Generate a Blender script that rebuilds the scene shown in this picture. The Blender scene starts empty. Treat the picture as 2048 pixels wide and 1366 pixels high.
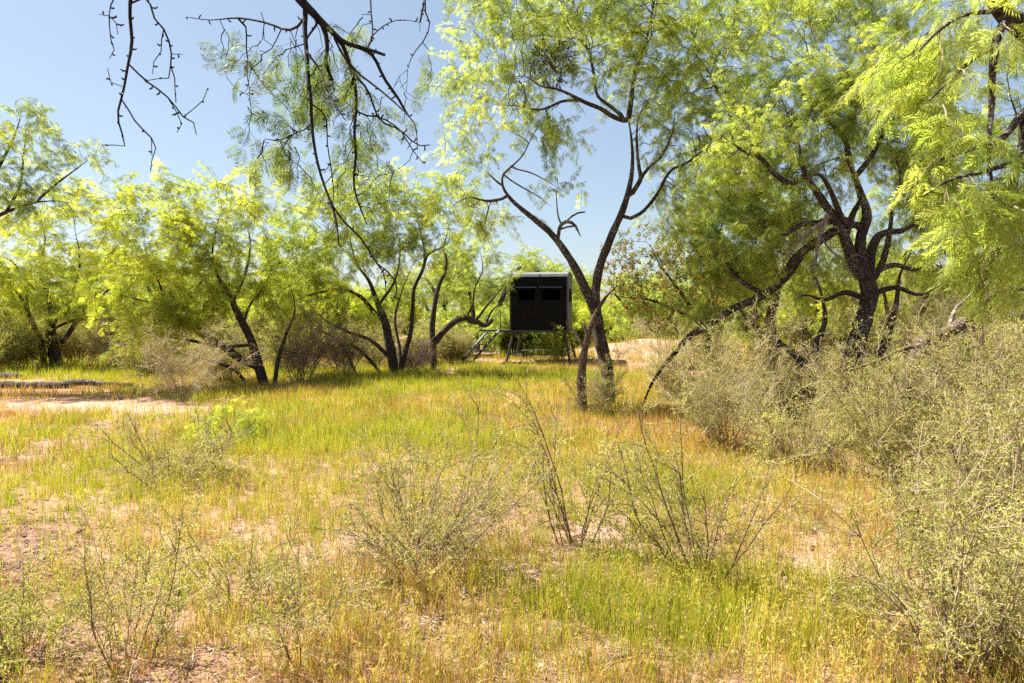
import bpy, math
import numpy as np
from mathutils import Vector

# ------------------------------------------------------------------ camera, sky, sun, exposure
SC = bpy.context.scene
COL = SC.collection
F, CX, CY, CAMH = 1365.0, 1024.0, 683.0, 1.6           # focal length and centre in photo pixels
PITCH = math.atan((CY - 626.0) / F)                     # horizon at row 626
cam_d = bpy.data.cameras.new('camera')
cam_d.sensor_width = 36.0
cam_d.lens = 36.0 * F / 2048.0
cam_d.clip_start = 0.05
cam_d.clip_end = 3000.0
cam = bpy.data.objects.new('camera', cam_d)
cam.location = (0, 0, CAMH)
cam.rotation_euler = (math.pi / 2 - PITCH, 0, 0)
COL.objects.link(cam)
SC.camera = cam

SUN_EL, SUN_AZ = math.radians(57), math.atan2(-0.93, 0.36)   # azimuth from +Y towards +X
world = bpy.data.worlds.new('World')
SC.world = world
world.use_nodes = True
wn, wl = world.node_tree.nodes, world.node_tree.links
sky = wn.new('ShaderNodeTexSky')
sky.sky_type = 'NISHITA'
sky.sun_disc = False
sky.sun_elevation = SUN_EL
sky.sun_rotation = SUN_AZ
sky.air_density = 1.0
sky.dust_density = 1.0
sky.ozone_density = 5.0
wn['Background'].inputs['Strength'].default_value = 0.055
tint = wn.new('ShaderNodeMix')                          # even, slightly paler air over the whole dome
tint.data_type = 'RGBA'
tint.blend_type = 'MULTIPLY'
tint.inputs['Factor'].default_value = 1.0
tint.inputs['B'].default_value = (1.07, 0.95, 0.82, 1)
wl.new(sky.outputs[0], tint.inputs['A'])
pale = wn.new('ShaderNodeMix')
pale.data_type = 'RGBA'
pale.inputs['Factor'].default_value = 0.35
pale.inputs['B'].default_value = (2.75, 3.3, 4.0, 1)
wl.new(tint.outputs['Result'], pale.inputs['A'])
wl.new(pale.outputs['Result'], wn['Background'].inputs['Color'])

sun_d = bpy.data.lights.new('sun', 'SUN')
sun_d.energy = 5.0
sun_d.angle = math.radians(0.5)
sun_d.color = (1.0, 0.965, 0.91)
sun = bpy.data.objects.new('sun', sun_d)
to_sun = Vector((math.sin(SUN_AZ) * math.cos(SUN_EL), math.cos(SUN_AZ) * math.cos(SUN_EL), math.sin(SUN_EL)))
sun.rotation_euler = to_sun.to_track_quat('Z', 'Y').to_euler()
sun.location = (-8, 6, 20)
COL.objects.link(sun)

SC.view_settings.view_transform = 'Standard'
SC.view_settings.look = 'None'
SC.view_settings.exposure = 1.9
SC.view_settings.gamma = 1.0
SC.view_settings.use_curve_mapping = False
SC.render.engine = 'CYCLES'
SC.cycles.max_bounces = 10
SC.cycles.diffuse_bounces = 7
SC.cycles.glossy_bounces = 2
SC.cycles.transmission_bounces = 5
SC.cycles.use_denoising = False
SC.render.filter_size = 0.95

# ------------------------------------------------------------------ helpers
rng = np.random.default_rng(11)


def P(px, py, Y):
    """The point at depth Y metres that lies behind photo pixel (px, py)."""
    a = (px - CX) / F
    b = (CY - py) / F
    ca, sa = math.cos(PITCH), math.sin(PITCH)
    d = np.array([a, ca + b * sa, -sa + b * ca])
    return np.array([0, 0, CAMH]) + d * (Y / d[1])


_nk = np.random.default_rng(5)
_NK = [(_nk.normal(size=2), _nk.uniform(0, 6.28)) for _ in range(24)]


def noise2(x, y, scale=1.0, seed=0):
    """Smooth noise in about -1..1 from summed waves."""
    s = 0
    for i in range(8):
        k, ph = _NK[(i + seed * 5) % 24]
        f = (0.6 + 0.35 * i) / scale
        s = s + np.sin((k[0] * x + k[1] * y) * f + ph + seed * 1.7) * (1.0 / (1 + 0.35 * i))
    return s / 2.6


def gz(x, y):
    """Height of the ground."""
    x = np.asarray(x, float)
    y = np.asarray(y, float)
    z = 0.035 * noise2(x, y, 2.2, 1) + 0.012 * noise2(x, y, 0.45, 2)
    z = z * np.clip((np.hypot(x, y) - 0.5) / 3.0, 0.2, 1)
    z = z + 0.55 * np.exp(-((x - 6.2) / 5.0) ** 2 - ((y - 25.5) / 3.4) ** 2) * (1 + 0.25 * noise2(x, y, 0.8, 3))
    z = z + 0.8 * np.clip((np.hypot(x, y) - 34) / 60, 0, 1)
    return z


def to_pix(p):
    ca, sa = math.cos(PITCH), math.sin(PITCH)
    v = np.asarray(p) - np.array([0, 0, CAMH])
    dep = v[1] * ca - v[2] * sa
    if dep < 0.3:
        return (-9999.0, -9999.0)
    return (CX + F * v[0] / dep, CY - F * (v[1] * sa + v[2] * ca) / dep)


def ground_Y(py):
    return CAMH * F / max(py - 626.0, 1.0)


def on_ground(px, py):
    Y = ground_Y(py)
    p = P(px, py, Y)
    return np.array([p[0], p[1], float(gz(p[0], p[1]))])


def tag(o, label=None, cat=None, group=None, kind=None):
    if label:
        o['label'] = label
    if cat:
        o['category'] = cat
    if group:
        o['group'] = group
    if kind:
        o['kind'] = kind
    return o


def link(o, parent=None):
    COL.objects.link(o)
    if parent is not None:
        o.parent = parent
    return o


def empty(name, loc, label, cat, group=None, rz=0.0):
    o = bpy.data.objects.new(name, None)
    o.empty_display_size = 0.2
    o.location = loc
    o.rotation_euler = (0, 0, rz)
    link(o)
    return tag(o, label, cat, group)


def mesh_np(name, V, Fq, mats, smooth=True, mat_idx=None):
    """Mesh from vertex array and a list of face arrays (n,3)/(n,4)."""
    me = bpy.data.meshes.new(name)
    V = np.asarray(V, np.float32)
    Fq = [np.asarray(f, np.int32) for f in Fq if len(f)]
    me.vertices.add(len(V))
    me.vertices.foreach_set('co', V.ravel())
    tot = np.concatenate([np.full(len(f), f.shape[1], np.int32) for f in Fq])
    idx = np.concatenate([f.ravel() for f in Fq])
    me.loops.add(len(idx))
    me.loops.foreach_set('vertex_index', idx)
    me.polygons.add(len(tot))
    start = np.concatenate([[0], np.cumsum(tot)[:-1]]).astype(np.int32)
    me.polygons.foreach_set('loop_start', start)
    me.polygons.foreach_set('loop_total', tot)
    me.polygons.foreach_set('use_smooth', np.full(len(tot), bool(smooth)))
    if mat_idx is not None:
        me.polygons.foreach_set('material_index', np.asarray(mat_idx, np.int32))
    for m in (mats if isinstance(mats, (list, tuple)) else [mats]):
        me.materials.append(m)
    me.update(calc_edges=True)
    me.validate()
    return me


class MB:
    """Collects vertices and faces."""

    def __init__(s):
        s.v, s.f3, s.f4, s.m3, s.m4, s.n = [], [], [], [], [], 0

    def add(s, V, f3=None, f4=None, m=0):
        V = np.asarray(V, float)
        if f3 is not None and len(f3):
            f3 = np.asarray(f3) + s.n
            s.f3.append(f3)
            s.m3.append(np.full(len(f3), m))
        if f4 is not None and len(f4):
            f4 = np.asarray(f4) + s.n
            s.f4.append(f4)
            s.m4.append(np.full(len(f4), m))
        s.v.append(V)
        s.n += len(V)

    def tube(s, pts, rad, sides, rough=0.0, m=0, cap=True, phase=0.0):
        pts = np.asarray(pts, float)
        rad = np.asarray(rad, float)
        n = len(pts)
        if n < 2:
            return
        t = np.gradient(pts, axis=0)
        t /= np.linalg.norm(t, axis=1)[:, None] + 1e-9
        ref = np.array([0.31, 0.87, 0.37]) if abs(t[0, 2]) > 0.5 else np.array([0.1, 0.2, 1.0])
        u = np.cross(t, ref)
        u /= np.linalg.norm(u, axis=1)[:, None] + 1e-9
        for i in range(1, n):
            if np.dot(u[i], u[i - 1]) < 0:
                u[i] = -u[i]
        w = np.cross(t, u)
        a = np.linspace(0, 2 * np.pi, sides, endpoint=False) + phase
        rr = rad[:, None] * np.ones((1, sides))
        if rough:
            L = np.concatenate([[0], np.cumsum(np.linalg.norm(np.diff(pts, axis=0), axis=1))])
            k = L[:, None] / (rad.max() * 2.2 + 1e-6)
            rr = rr * (1 + rough * (np.sin(3 * a[None] + 1.7 * k + phase) * 0.5 + np.sin(5 * a[None] - 2.3 * k) * 0.35
                                    + np.sin(2 * a[None] + 4.1 * k + 1.0) * 0.4 + rng.normal(0, 0.45, rr.shape)))
        V = pts[:, None, :] + rr[..., None] * (np.cos(a)[None, :, None] * u[:, None, :] + np.sin(a)[None, :, None] * w[:, None, :])
        i = np.arange(n - 1)[:, None] * sides
        j = np.arange(sides)[None]
        j2 = (j + 1) % sides
        q = np.stack([i + j, i + j2, i + sides + j2, i + sides + j], -1).reshape(-1, 4)
        V = V.reshape(-1, 3)
        f3 = None
        if cap and sides > 3:
            V = np.vstack([V, pts[-1:] + t[-1:] * rad[-1] * 0.4])
            k = (n - 1) * sides
            f3 = np.stack([k + np.arange(sides), k + (np.arange(sides) + 1) % sides, np.full(sides, n * sides)], -1)
        s.add(V, f3, q, m)

    def box(s, lo, hi, m=0):
        x0, y0, z0 = lo
        x1, y1, z1 = hi
        V = [(x0, y0, z0), (x1, y0, z0), (x1, y1, z0), (x0, y1, z0), (x0, y0, z1), (x1, y0, z1), (x1, y1, z1), (x0, y1, z1)]
        s.add(V, None, [(0, 3, 2, 1), (4, 5, 6, 7), (0, 1, 5, 4), (1, 2, 6, 5), (2, 3, 7, 6), (3, 0, 4, 7)], m)

    def mesh(s, name, mats, smooth=True):
        mi = np.concatenate(s.m3 + s.m4) if (s.m3 or s.m4) else None
        Fq = ([np.concatenate(s.f3)] if s.f3 else []) + ([np.concatenate(s.f4)] if s.f4 else [])
        return mesh_np(name, np.concatenate(s.v), Fq, mats, smooth, mi)

    def obj(s, name, mats, parent=None, smooth=True, offset=None):
        if offset is not None:
            s.v = [v - np.asarray(offset) for v in s.v]
        return link(bpy.data.objects.new(name, s.mesh(name, mats, smooth)), parent)


# ------------------------------------------------------------------ materials
def new_mat(name):
    m = bpy.data.materials.new(name)
    m.use_nodes = True
    nt = m.node_tree
    return m, nt.nodes, nt.links, nt.nodes['Principled BSDF']


def ramp(N, stops, interp='LINEAR'):
    r = N.new('ShaderNodeValToRGB')
    r.color_ramp.interpolation = interp
    e = r.color_ramp.elements
    while len(e) < len(stops):
        e.new(0.5)
    for el, (p, c) in zip(e, stops):
        el.position = p
        el.color = (*c, 1) if len(c) == 3 else c
    return r


def tex(N, L, kind, scale, vec=None, **kw):
    t = N.new(kind)
    t.inputs['Scale'].default_value = scale
    for k, v in kw.items():
        if k in t.inputs:
            t.inputs[k].default_value = v
    if vec is not None:
        L.new(vec, t.inputs['Vector'])
    return t


def mix(N, L, fac, a, b, mode='MIX'):
    n = N.new('ShaderNodeMix')
    n.data_type = 'RGBA'
    n.blend_type = mode
    for sock, val in ((n.inputs['Factor'], fac), (n.inputs['A'], a), (n.inputs['B'], b)):
        if hasattr(val, 'is_output'):
            L.new(val, sock)
        elif isinstance(val, (int, float)):
            sock.default_value = val
        else:
            sock.default_value = (*val, 1)
    return n.outputs['Result']


def leaf_material(name, dark, mid, light, trans=0.45, odd=None, odd_amount=0.0, rough=0.55, tscale=1.5, spec=0.25):
    """Leaf with light coming through; the tint varies by spray and by clump."""
    m, N, L, B = new_mat(name)
    oi = N.new('ShaderNodeObjectInfo')
    geo = N.new('ShaderNodeNewGeometry')
    nz = tex(N, L, 'ShaderNodeTexNoise', 1.1, geo.outputs['Position'], Detail=2.0)
    add = N.new('ShaderNodeMath')
    add.operation = 'MULTIPLY_ADD'
    L.new(oi.outputs['Random'], add.inputs[0])
    add.inputs[1].default_value = 0.55
    mr = N.new('ShaderNodeMapRange')
    L.new(nz.outputs['Fac'], mr.inputs['Value'])
    mr.inputs['From Min'].default_value = 0.3
    mr.inputs['From Max'].default_value = 0.7
    mr.inputs['To Min'].default_value = 0.0
    mr.inputs['To Max'].default_value = 0.45
    L.new(mr.outputs[0], add.inputs[2])
    r = ramp(N, [(0.05, dark), (0.5, mid), (0.95, light)])
    L.new(add.outputs[0], r.inputs[0])
    col = r.outputs[0]
    if odd:
        pos = tex(N, L, 'ShaderNodeTexNoise', 9.0, geo.outputs['Position'], Detail=1.0)
        rr = ramp(N, [(0.62 - odd_amount, (0, 0, 0)), (0.68 - odd_amount, (1, 1, 1))])
        L.new(pos.outputs['Fac'], rr.inputs[0])
        col = mix(N, L, rr.outputs[0], col, odd)
    L.new(col, B.inputs['Base Color'])
    B.inputs['Roughness'].default_value = rough
    B.inputs['Specular IOR Level'].default_value = spec
    T = N.new('ShaderNodeBsdfTranslucent')
    tc = mix(N, L, 1.0, col, (tscale, tscale * 0.98, tscale * 0.6), 'MULTIPLY')
    L.new(tc, T.inputs['Color'])
    X = N.new('ShaderNodeMixShader')
    X.inputs[0].default_value = trans
    L.new(B.outputs[0], X.inputs[1])
    L.new(T.outputs[0], X.inputs[2])
    L.new(X.outputs[0], N['Material Output'].inputs['Surface'])
    return m


def bark_material(name, dark, brown, lichen, lich_amt, scale=1.0):
    m, N, L, B = new_mat(name)
    tc = N.new('ShaderNodeTexCoord')
    mp = N.new('ShaderNodeMapping')
    mp.inputs['Scale'].default_value = (1, 1, 0.3)
    L.new(tc.outputs['Object'], mp.inputs['Vector'])
    n1 = tex(N, L, 'ShaderNodeTexNoise', 55 * scale, mp.outputs[0], Detail=5.0, Roughness=0.65)
    r1 = ramp(N, [(0.36, dark), (0.66, brown)])
    L.new(n1.outputs['Fac'], r1.inputs[0])
    n2 = tex(N, L, 'ShaderNodeTexNoise', 38 * scale, tc.outputs['Object'], Detail=4.0, Roughness=0.7)
    n3 = tex(N, L, 'ShaderNodeTexNoise', 4 * scale, tc.outputs['Object'], Detail=2.0)
    ad = N.new('ShaderNodeMath')
    ad.operation = 'MULTIPLY_ADD'
    L.new(n3.outputs['Fac'], ad.inputs[0])
    ad.inputs[1].default_value = 0.35
    L.new(n2.outputs['Fac'], ad.inputs[2])
    r2 = ramp(N, [(0.80 - lich_amt, (0, 0, 0)), (0.86 - lich_amt, (1, 1, 1))])
    L.new(ad.outputs[0], r2.inputs[0])
    c = mix(N, L, r2.outputs[0], r1.outputs[0], lichen)
    L.new(c, B.inputs['Base Color'])
    B.inputs['Roughness'].default_value = 0.9
    B.inputs['Specular IOR Level'].default_value = 0.2
    bp = N.new('ShaderNodeBump')
    bp.inputs['Strength'].default_value = 1.0
    bp.inputs['Distance'].default_value = 0.035
    L.new(n1.outputs['Fac'], bp.inputs['Height'])
    L.new(bp.outputs[0], B.inputs['Normal'])
    return m


def plain_material(name, col, rough=0.6, var=0.0, scale=20.0, metallic=0.0, bump=0.0, spec=0.4):
    m, N, L, B = new_mat(name)
    tc = N.new('ShaderNodeTexCoord')
    nz = tex(N, L, 'ShaderNodeTexNoise', scale, tc.outputs['Object'], Detail=5.0, Roughness=0.6)
    lo = tuple(c * (1 - var) for c in col)
    hi = tuple(c * (1 + var) for c in col)
    r = ramp(N, [(0.3, lo), (0.7, hi)])
    L.new(nz.outputs['Fac'], r.inputs[0])
    L.new(r.outputs[0], B.inputs['Base Color'])
    B.inputs['Roughness'].default_value = rough
    B.inputs['Metallic'].default_value = metallic
    B.inputs['Specular IOR Level'].default_value = spec
    if bump:
        bp = N.new('ShaderNodeBump')
        bp.inputs['Strength'].default_value = bump
        bp.inputs['Distance'].default_value = 0.01
        L.new(nz.outputs['Fac'], bp.inputs['Height'])
        L.new(bp.outputs[0], B.inputs['Normal'])
    return m


M_BARK = bark_material('dark_bark', (0.012, 0.010, 0.009), (0.10, 0.068, 0.049), (0.30, 0.27, 0.22), 0.06)
M_BARK_DARK = bark_material('painted_shade_twig_bark', (0.008, 0.007, 0.006), (0.04, 0.03, 0.023), (0.14, 0.12, 0.10), 0.0)  # darker copy for the sunlit overhead twigs, shade put into the colour
M_BARK_FAR = bark_material('brown_bark', (0.018, 0.014, 0.012), (0.085, 0.062, 0.045), (0.20, 0.18, 0.15), 0.02)
M_DEAD = bark_material('dead_wood', (0.10, 0.075, 0.055), (0.30, 0.235, 0.175), (0.48, 0.42, 0.36), 0.08)
M_BROWNDEAD = bark_material('brown_dead_wood', (0.05, 0.034, 0.024), (0.22, 0.13, 0.08), (0.34, 0.25, 0.18), 0.05)
M_LIMB = bark_material('weathered_limb', (0.04, 0.028, 0.02), (0.19, 0.13, 0.09), (0.34, 0.29, 0.24), 0.04)
M_TWIG = plain_material('shrub_twig', (0.27, 0.20, 0.115), 0.85, 0.35, 14)
M_TWIGDARK = plain_material('brown_twig', (0.15, 0.095, 0.06), 0.85, 0.4, 14)
M_TWIGMID = plain_material('tan_brown_twig', (0.19, 0.125, 0.075), 0.85, 0.4, 14)
M_TWIGGREY = plain_material('grey_twig', (0.38, 0.30, 0.19), 0.85, 0.35, 14)

M_MESQ = leaf_material('mesquite_leaf', (0.09, 0.13, 0.028), (0.19, 0.235, 0.042), (0.32, 0.335, 0.06), 0.57, tscale=2.25)
M_MESQ_LIGHT = leaf_material('pale_mesquite_leaf', (0.105, 0.15, 0.033), (0.23, 0.275, 0.052), (0.375, 0.395, 0.095), 0.57, tscale=2.25)
M_MESQ_YELLOW = leaf_material('yellow_mesquite_leaf', (0.135, 0.17, 0.024), (0.265, 0.30, 0.034), (0.42, 0.42, 0.05), 0.57, tscale=2.25)
M_MESQ_GREEN = leaf_material('green_mesquite_leaf', (0.055, 0.095, 0.02), (0.12, 0.17, 0.028), (0.22, 0.26, 0.04), 0.45, tscale=1.5)
M_HACK = leaf_material('hackberry_leaf', (0.06, 0.085, 0.022), (0.15, 0.17, 0.03), (0.26, 0.24, 0.04), 0.35, odd=(0.42, 0.17, 0.035), odd_amount=0.05)
M_SHRUB = leaf_material('shrub_leaf', (0.17, 0.185, 0.05), (0.32, 0.32, 0.095), (0.52, 0.50, 0.19), 0.45, odd=(0.48, 0.36, 0.16), odd_amount=0.04)
M_SHRUBG = leaf_material('green_shrub_leaf', (0.15, 0.175, 0.034), (0.31, 0.32, 0.065), (0.52, 0.50, 0.145), 0.45)
M_SHRUBD = leaf_material('dry_shrub_leaf', (0.20, 0.15, 0.06), (0.33, 0.26, 0.11), (0.45, 0.38, 0.19), 0.3)
M_MISTLE = leaf_material('mistletoe_leaf', (0.03, 0.05, 0.012), (0.055, 0.08, 0.018), (0.10, 0.12, 0.03), 0.25)
M_GRASS = leaf_material('green_grass_blade', (0.13, 0.20, 0.018), (0.25, 0.31, 0.02), (0.42, 0.40, 0.03), 0.45, tscale=1.4)
M_GRASSY = leaf_material('yellow_grass_blade', (0.27, 0.245, 0.03), (0.41, 0.345, 0.045), (0.52, 0.415, 0.09), 0.4, tscale=1.3)
M_GRASSO = leaf_material('orange_dry_grass_blade', (0.31, 0.155, 0.045), (0.47, 0.265, 0.082), (0.57, 0.375, 0.15), 0.3, tscale=1.2)
M_LITTER = leaf_material('dry_litter', (0.06, 0.038, 0.026), (0.20, 0.125, 0.08), (0.48, 0.36, 0.24), 0.1)


def ground_material():
    m, N, L, B = new_mat('sandy_soil')
    tc = N.new('ShaderNodeTexCoord')
    o = tc.outputs['Object']
    n1 = tex(N, L, 'ShaderNodeTexNoise', 0.55, o, Detail=6.0, Roughness=0.6)
    r1 = ramp(N, [(0.32, (0.24, 0.125, 0.07)), (0.5, (0.33, 0.20, 0.128)), (0.68, (0.40, 0.28, 0.20))])
    L.new(n1.outputs['Fac'], r1.inputs[0])
    n2 = tex(N, L, 'ShaderNodeTexNoise', 9.0, o, Detail=7.0, Roughness=0.7)
    r2 = ramp(N, [(0.34, (0.62, 0.58, 0.55)), (0.58, (1.0, 1.0, 1.0))])
    L.new(n2.outputs['Fac'], r2.inputs[0])
    c = mix(N, L, 1.0, r1.outputs[0], r2.outputs[0], 'MULTIPLY')
    n4 = tex(N, L, 'ShaderNodeTexNoise', 45.0, o, Detail=4.0, Roughness=0.7)
    r4 = ramp(N, [(0.60, (0, 0, 0)), (0.70, (1, 1, 1))])
    L.new(n4.outputs['Fac'], r4.inputs[0])
    c = mix(N, L, r4.outputs[0], c, (0.20, 0.13, 0.085))
    L.new(c, B.inputs['Base Color'])
    B.inputs['Roughness'].default_value = 0.95
    B.inputs['Specular IOR Level'].default_value = 0.1
    bp = N.new('ShaderNodeBump')
    bp.inputs['Strength'].default_value = 0.8
    bp.inputs['Distance'].default_value = 0.03
    n3 = tex(N, L, 'ShaderNodeTexNoise', 22.0, o, Detail=8.0, Roughness=0.7)
    L.new(n3.outputs['Fac'], bp.inputs['Height'])
    L.new(bp.outputs[0], B.inputs['Normal'])
    return m


M_SOIL = ground_material()

# ------------------------------------------------------------------ ground
def build_ground():
    u = np.linspace(-1, 1, 301)
    x = np.sinh(u * 5.2) / np.sinh(5.2) * 420
    v = np.linspace(0, 1, 361)
    y = -14 + (np.sinh(v * 5.0) / np.sinh(5.0)) * 640 + v * 24
    X, Y = np.meshgrid(x, y)
    Z = gz(X, Y)
    V = np.stack([X, Y, Z], -1).reshape(-1, 3)
    nx, ny = len(x), len(y)
    i = np.arange(ny - 1)[:, None] * nx
    j = np.arange(nx - 1)[None]
    q = np.stack([i + j, i + j + 1, i + nx + j + 1, i + nx + j], -1).reshape(-1, 4)
    o = link(bpy.data.objects.new('ground', mesh_np('ground', V, [q], M_SOIL)))
    tag(o, 'pinkish sandy soil of the clearing, showing between the grasses', 'ground', kind='structure')


build_ground()

# ------------------------------------------------------------------ leaf sprays, twigs and tufts used as scattered foliage
def euler_from(d, roll):
    d = d / (np.linalg.norm(d, axis=-1, keepdims=True) + 1e-9)
    return np.stack([roll, -np.arcsin(np.clip(d[..., 2], -1, 1)), np.arctan2(d[..., 1], d[..., 0])], -1)


def unit(v):
    return v / (np.linalg.norm(v) + 1e-9)


def blade_quads(mb, a, d, nrm, length, width, m=0, curve=0.0):
    """A slender leaflet from a along d as a four-sided sliver."""
    s = unit(np.cross(d, nrm))
    mid = a + d * length * 0.45 + nrm * curve * length * 0.4
    tip = a + d * length + nrm * curve * length * -0.2
    mb.add([a, mid + s * width / 2, tip, mid - s * width / 2], None, [(0, 1, 2, 3)], m)


def mesquite_spray(seed, leaves, twig_len, pairs, leaflet, width, near, mats, droop=0.55, sweep=0.35):
    r = np.random.default_rng(seed)
    mb = MB()
    n = 7
    t = np.linspace(0, 1, n)
    z = 0.0
    pts = np.stack([t * twig_len, np.cumsum(r.normal(0, 0.012, n)) * twig_len * 4, -0.25 * twig_len * t ** 2 + np.cumsum(r.normal(0, 0.01, n)) * twig_len * 3], -1)
    mb.tube(pts, np.linspace(0.0032, 0.0012, n) * (1 if near else 1.4), 3, m=1, cap=False)
    for k in range(leaves):
        s = (k + 0.6) / leaves
        p = np.array([np.interp(s, t, pts[:, i]) for i in range(3)])
        side = 1 if k % 2 else -1
        ang = r.uniform(0.5, 1.25) * side
        d0 = unit(np.array([math.cos(ang), math.sin(ang), r.uniform(-0.5, 0.35)]))
        pet = r.uniform(0.02, 0.045)
        q = p + d0 * pet
        mb.tube([p, q], [0.0011, 0.0009], 3, m=0, cap=False)
        for g in ((-1, 1) if r.random() < 0.85 else (-1, 0, 1)):
            L = r.uniform(0.75, 1.15) * pairs * leaflet * 0.22
            yaw = math.atan2(d0[1], d0[0]) + g * r.uniform(0.3, 0.6)
            pit = math.asin(np.clip(d0[2], -1, 1)) - r.uniform(0.0, 0.5)
            m_ = 6
            dirs = []
            cp = q.copy()
            rp = [cp.copy()]
            for j in range(m_):
                pit -= droop * 0.3
                dv = np.array([math.cos(yaw) * math.cos(pit), math.sin(yaw) * math.cos(pit), math.sin(pit)])
                cp = cp + dv * L / m_
                rp.append(cp.copy())
                dirs.append(dv)
            rp = np.array(rp)
            mb.tube(rp, np.full(len(rp), 0.0007 if near else 0.001), 3, m=0, cap=False)
            rt = np.linspace(0, 1, len(rp))
            nrm0 = unit(np.array([r.normal(0, 0.3), r.normal(0, 0.3), 1]))
            for j in range(pairs):
                s2 = (j + 0.8) / pairs
                b = np.array([np.interp(s2, rt, rp[:, i]) for i in range(3)])
                dv = dirs[min(int(s2 * m_), m_ - 1)]
                sd = unit(np.cross(dv, nrm0))
                nn = unit(np.cross(sd, dv))
                ll = leaflet * (0.75 + 0.35 * math.sin(math.pi * min(s2 + 0.1, 1))) * r.uniform(0.85, 1.12)
                for sg in (-1, 1):
                    ld = unit(sd * sg * r.uniform(0.75, 0.95) + dv * sweep * r.uniform(0.7, 1.6) - np.array([0, 0, r.uniform(0.0, 0.35)]) + nn * r.normal(0, 0.12))
                    blade_quads(mb, b, ld, unit(nn + r.normal(0, 0.25, 3)), ll, width, 0)
    return bpy.data.objects.new('leaf_spray', mb.mesh('leaf_spray', mats, False))


def oval_twig(seed, length, n_leaves, leaf_len, leaf_w, mats, side_twigs=3, spread=0.8, bare=False):
    r = np.random.default_rng(seed)
    mb = MB()

    def shoot(p0, d, ln, nl, rad):
        n = 5
        pts = [p0]
        for i in range(n):
            d = unit(d + r.normal(0, 0.10, 3))
            pts.append(pts[-1] + d * ln / n)
        pts = np.array(pts)
        mb.tube(pts, np.linspace(rad, rad * 0.4, n + 1), 3, m=1, cap=False)
        tt = np.linspace(0, 1, n + 1)
        for k in range(nl):
            s = r.uniform(0.08, 1.0)
            p = np.array([np.interp(s, tt, pts[:, i]) for i in range(3)])
            ld = unit(d * 0.5 + r.normal(0, spread, 3) + np.array([0, 0, 0.25]))
            nn = unit(r.normal(0, 0.6, 3) + np.array([0, 0, 0.9]))
            nn = unit(nn - ld * np.dot(nn, ld))
            blade_quads(mb, p, ld, nn, leaf_len * r.uniform(0.6, 1.25), leaf_w * r.uniform(0.7, 1.2), 0, 0.15)
        return pts, d

    pts, d = shoot(np.zeros(3), np.array([1.0, 0, 0]), length, n_leaves, 0.0015)
    for k in range(side_twigs):
        s = (k + 0.7) / (side_twigs + 0.4)
        i = int(s * (len(pts) - 1))
        ang = r.uniform(0, 6.28)
        sd = unit(np.array([0.7, math.cos(ang) * 0.85, math.sin(ang) * 0.85]))
        shoot(pts[i], sd, length * r.uniform(0.25, 0.5), max(1, int(n_leaves * 0.45)) if n_leaves else 0, 0.001)
    return bpy.data.objects.new('leaf_twig', mb.mesh('leaf_twig', mats, False))


def grass_tuft(seed, blades, hmin, hmax, width, spread, lean, mats, seedhead=False):
    r = np.random.default_rng(seed)
    mb = MB()
    for b in range(blades):
        a = r.uniform(0, 6.28)
        rad = spread * math.sqrt(r.random())
        p = np.array([math.cos(a) * rad, math.sin(a) * rad, -0.01])
        h = r.uniform(hmin, hmax)
        la = r.uniform(0, 6.28)
        ln = abs(r.normal(0, lean)) + 0.04
        n = 4
        L, R = [], []
        fa = r.uniform(0, 6.28)
        sd = np.array([math.cos(fa), math.sin(fa), 0])
        c = p.copy()
        ang = ln * 0.3
        mat = int(r.integers(0, len(mats)))
        w0 = width * r.uniform(0.7, 1.3)
        for i in range(n + 1):
            f = i / n
            w = w0 * (1 - f ** 1.6) * 0.5 + 0.0003
            L.append(c - sd * w)
            R.append(c + sd * w)
            ang = ang + ln * r.uniform(0.1, 0.7) * f
            c = c + np.array([math.cos(la) * math.sin(ang), math.sin(la) * math.sin(ang), math.cos(ang)]) * h / n
        V = np.array(L + R)
        q = [(i, i + 1, n + 1 + i + 1, n + 1 + i) for i in range(n)]
        mb.add(V, None, q, mat)
        if seedhead and r.random() < 0.6:
            for k in range(9):
                hp = c - np.array([0, 0, 1]) * r.uniform(0, h * 0.45)
                an = r.uniform(0, 6.28)
                blade_quads(mb, hp, unit(np.array([math.cos(an), math.sin(an), r.uniform(0.2, 1.4)])), np.array([0, 0, 1.0]) + r.normal(0, 0.4, 3), r.uniform(0.012, 0.03), width * 1.1, mat)
    return bpy.data.objects.new('grass_tuft', mb.mesh('grass_tuft', mats, False))


def litter_bit(seed, mats):
    r = np.random.default_rng(seed)
    mb = MB()
    for k in range(9):
        a = r.uniform(0, 6.28)
        p = np.array([r.normal(0, 0.03), r.normal(0, 0.03), r.uniform(0.001, 0.018)])
        d = np.array([math.cos(a), math.sin(a), r.normal(0, 0.18)])
        ln = r.uniform(0.02, 0.09)
        if k % 3 == 0:
            mb.tube([p, p + d * ln * 0.6 + r.normal(0, 0.004, 3), p + d * ln], [0.002, 0.0016, 0.001], 4, m=0)
        else:
            blade_quads(mb, p, unit(d), unit(np.array([r.normal(0, 0.5), r.normal(0, 0.5), 1])), ln * 0.7, r.uniform(0.003, 0.009), 0, 0.2)
    return bpy.data.objects.new('litter_bit', mb.mesh('litter_bit', mats, False))


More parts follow.
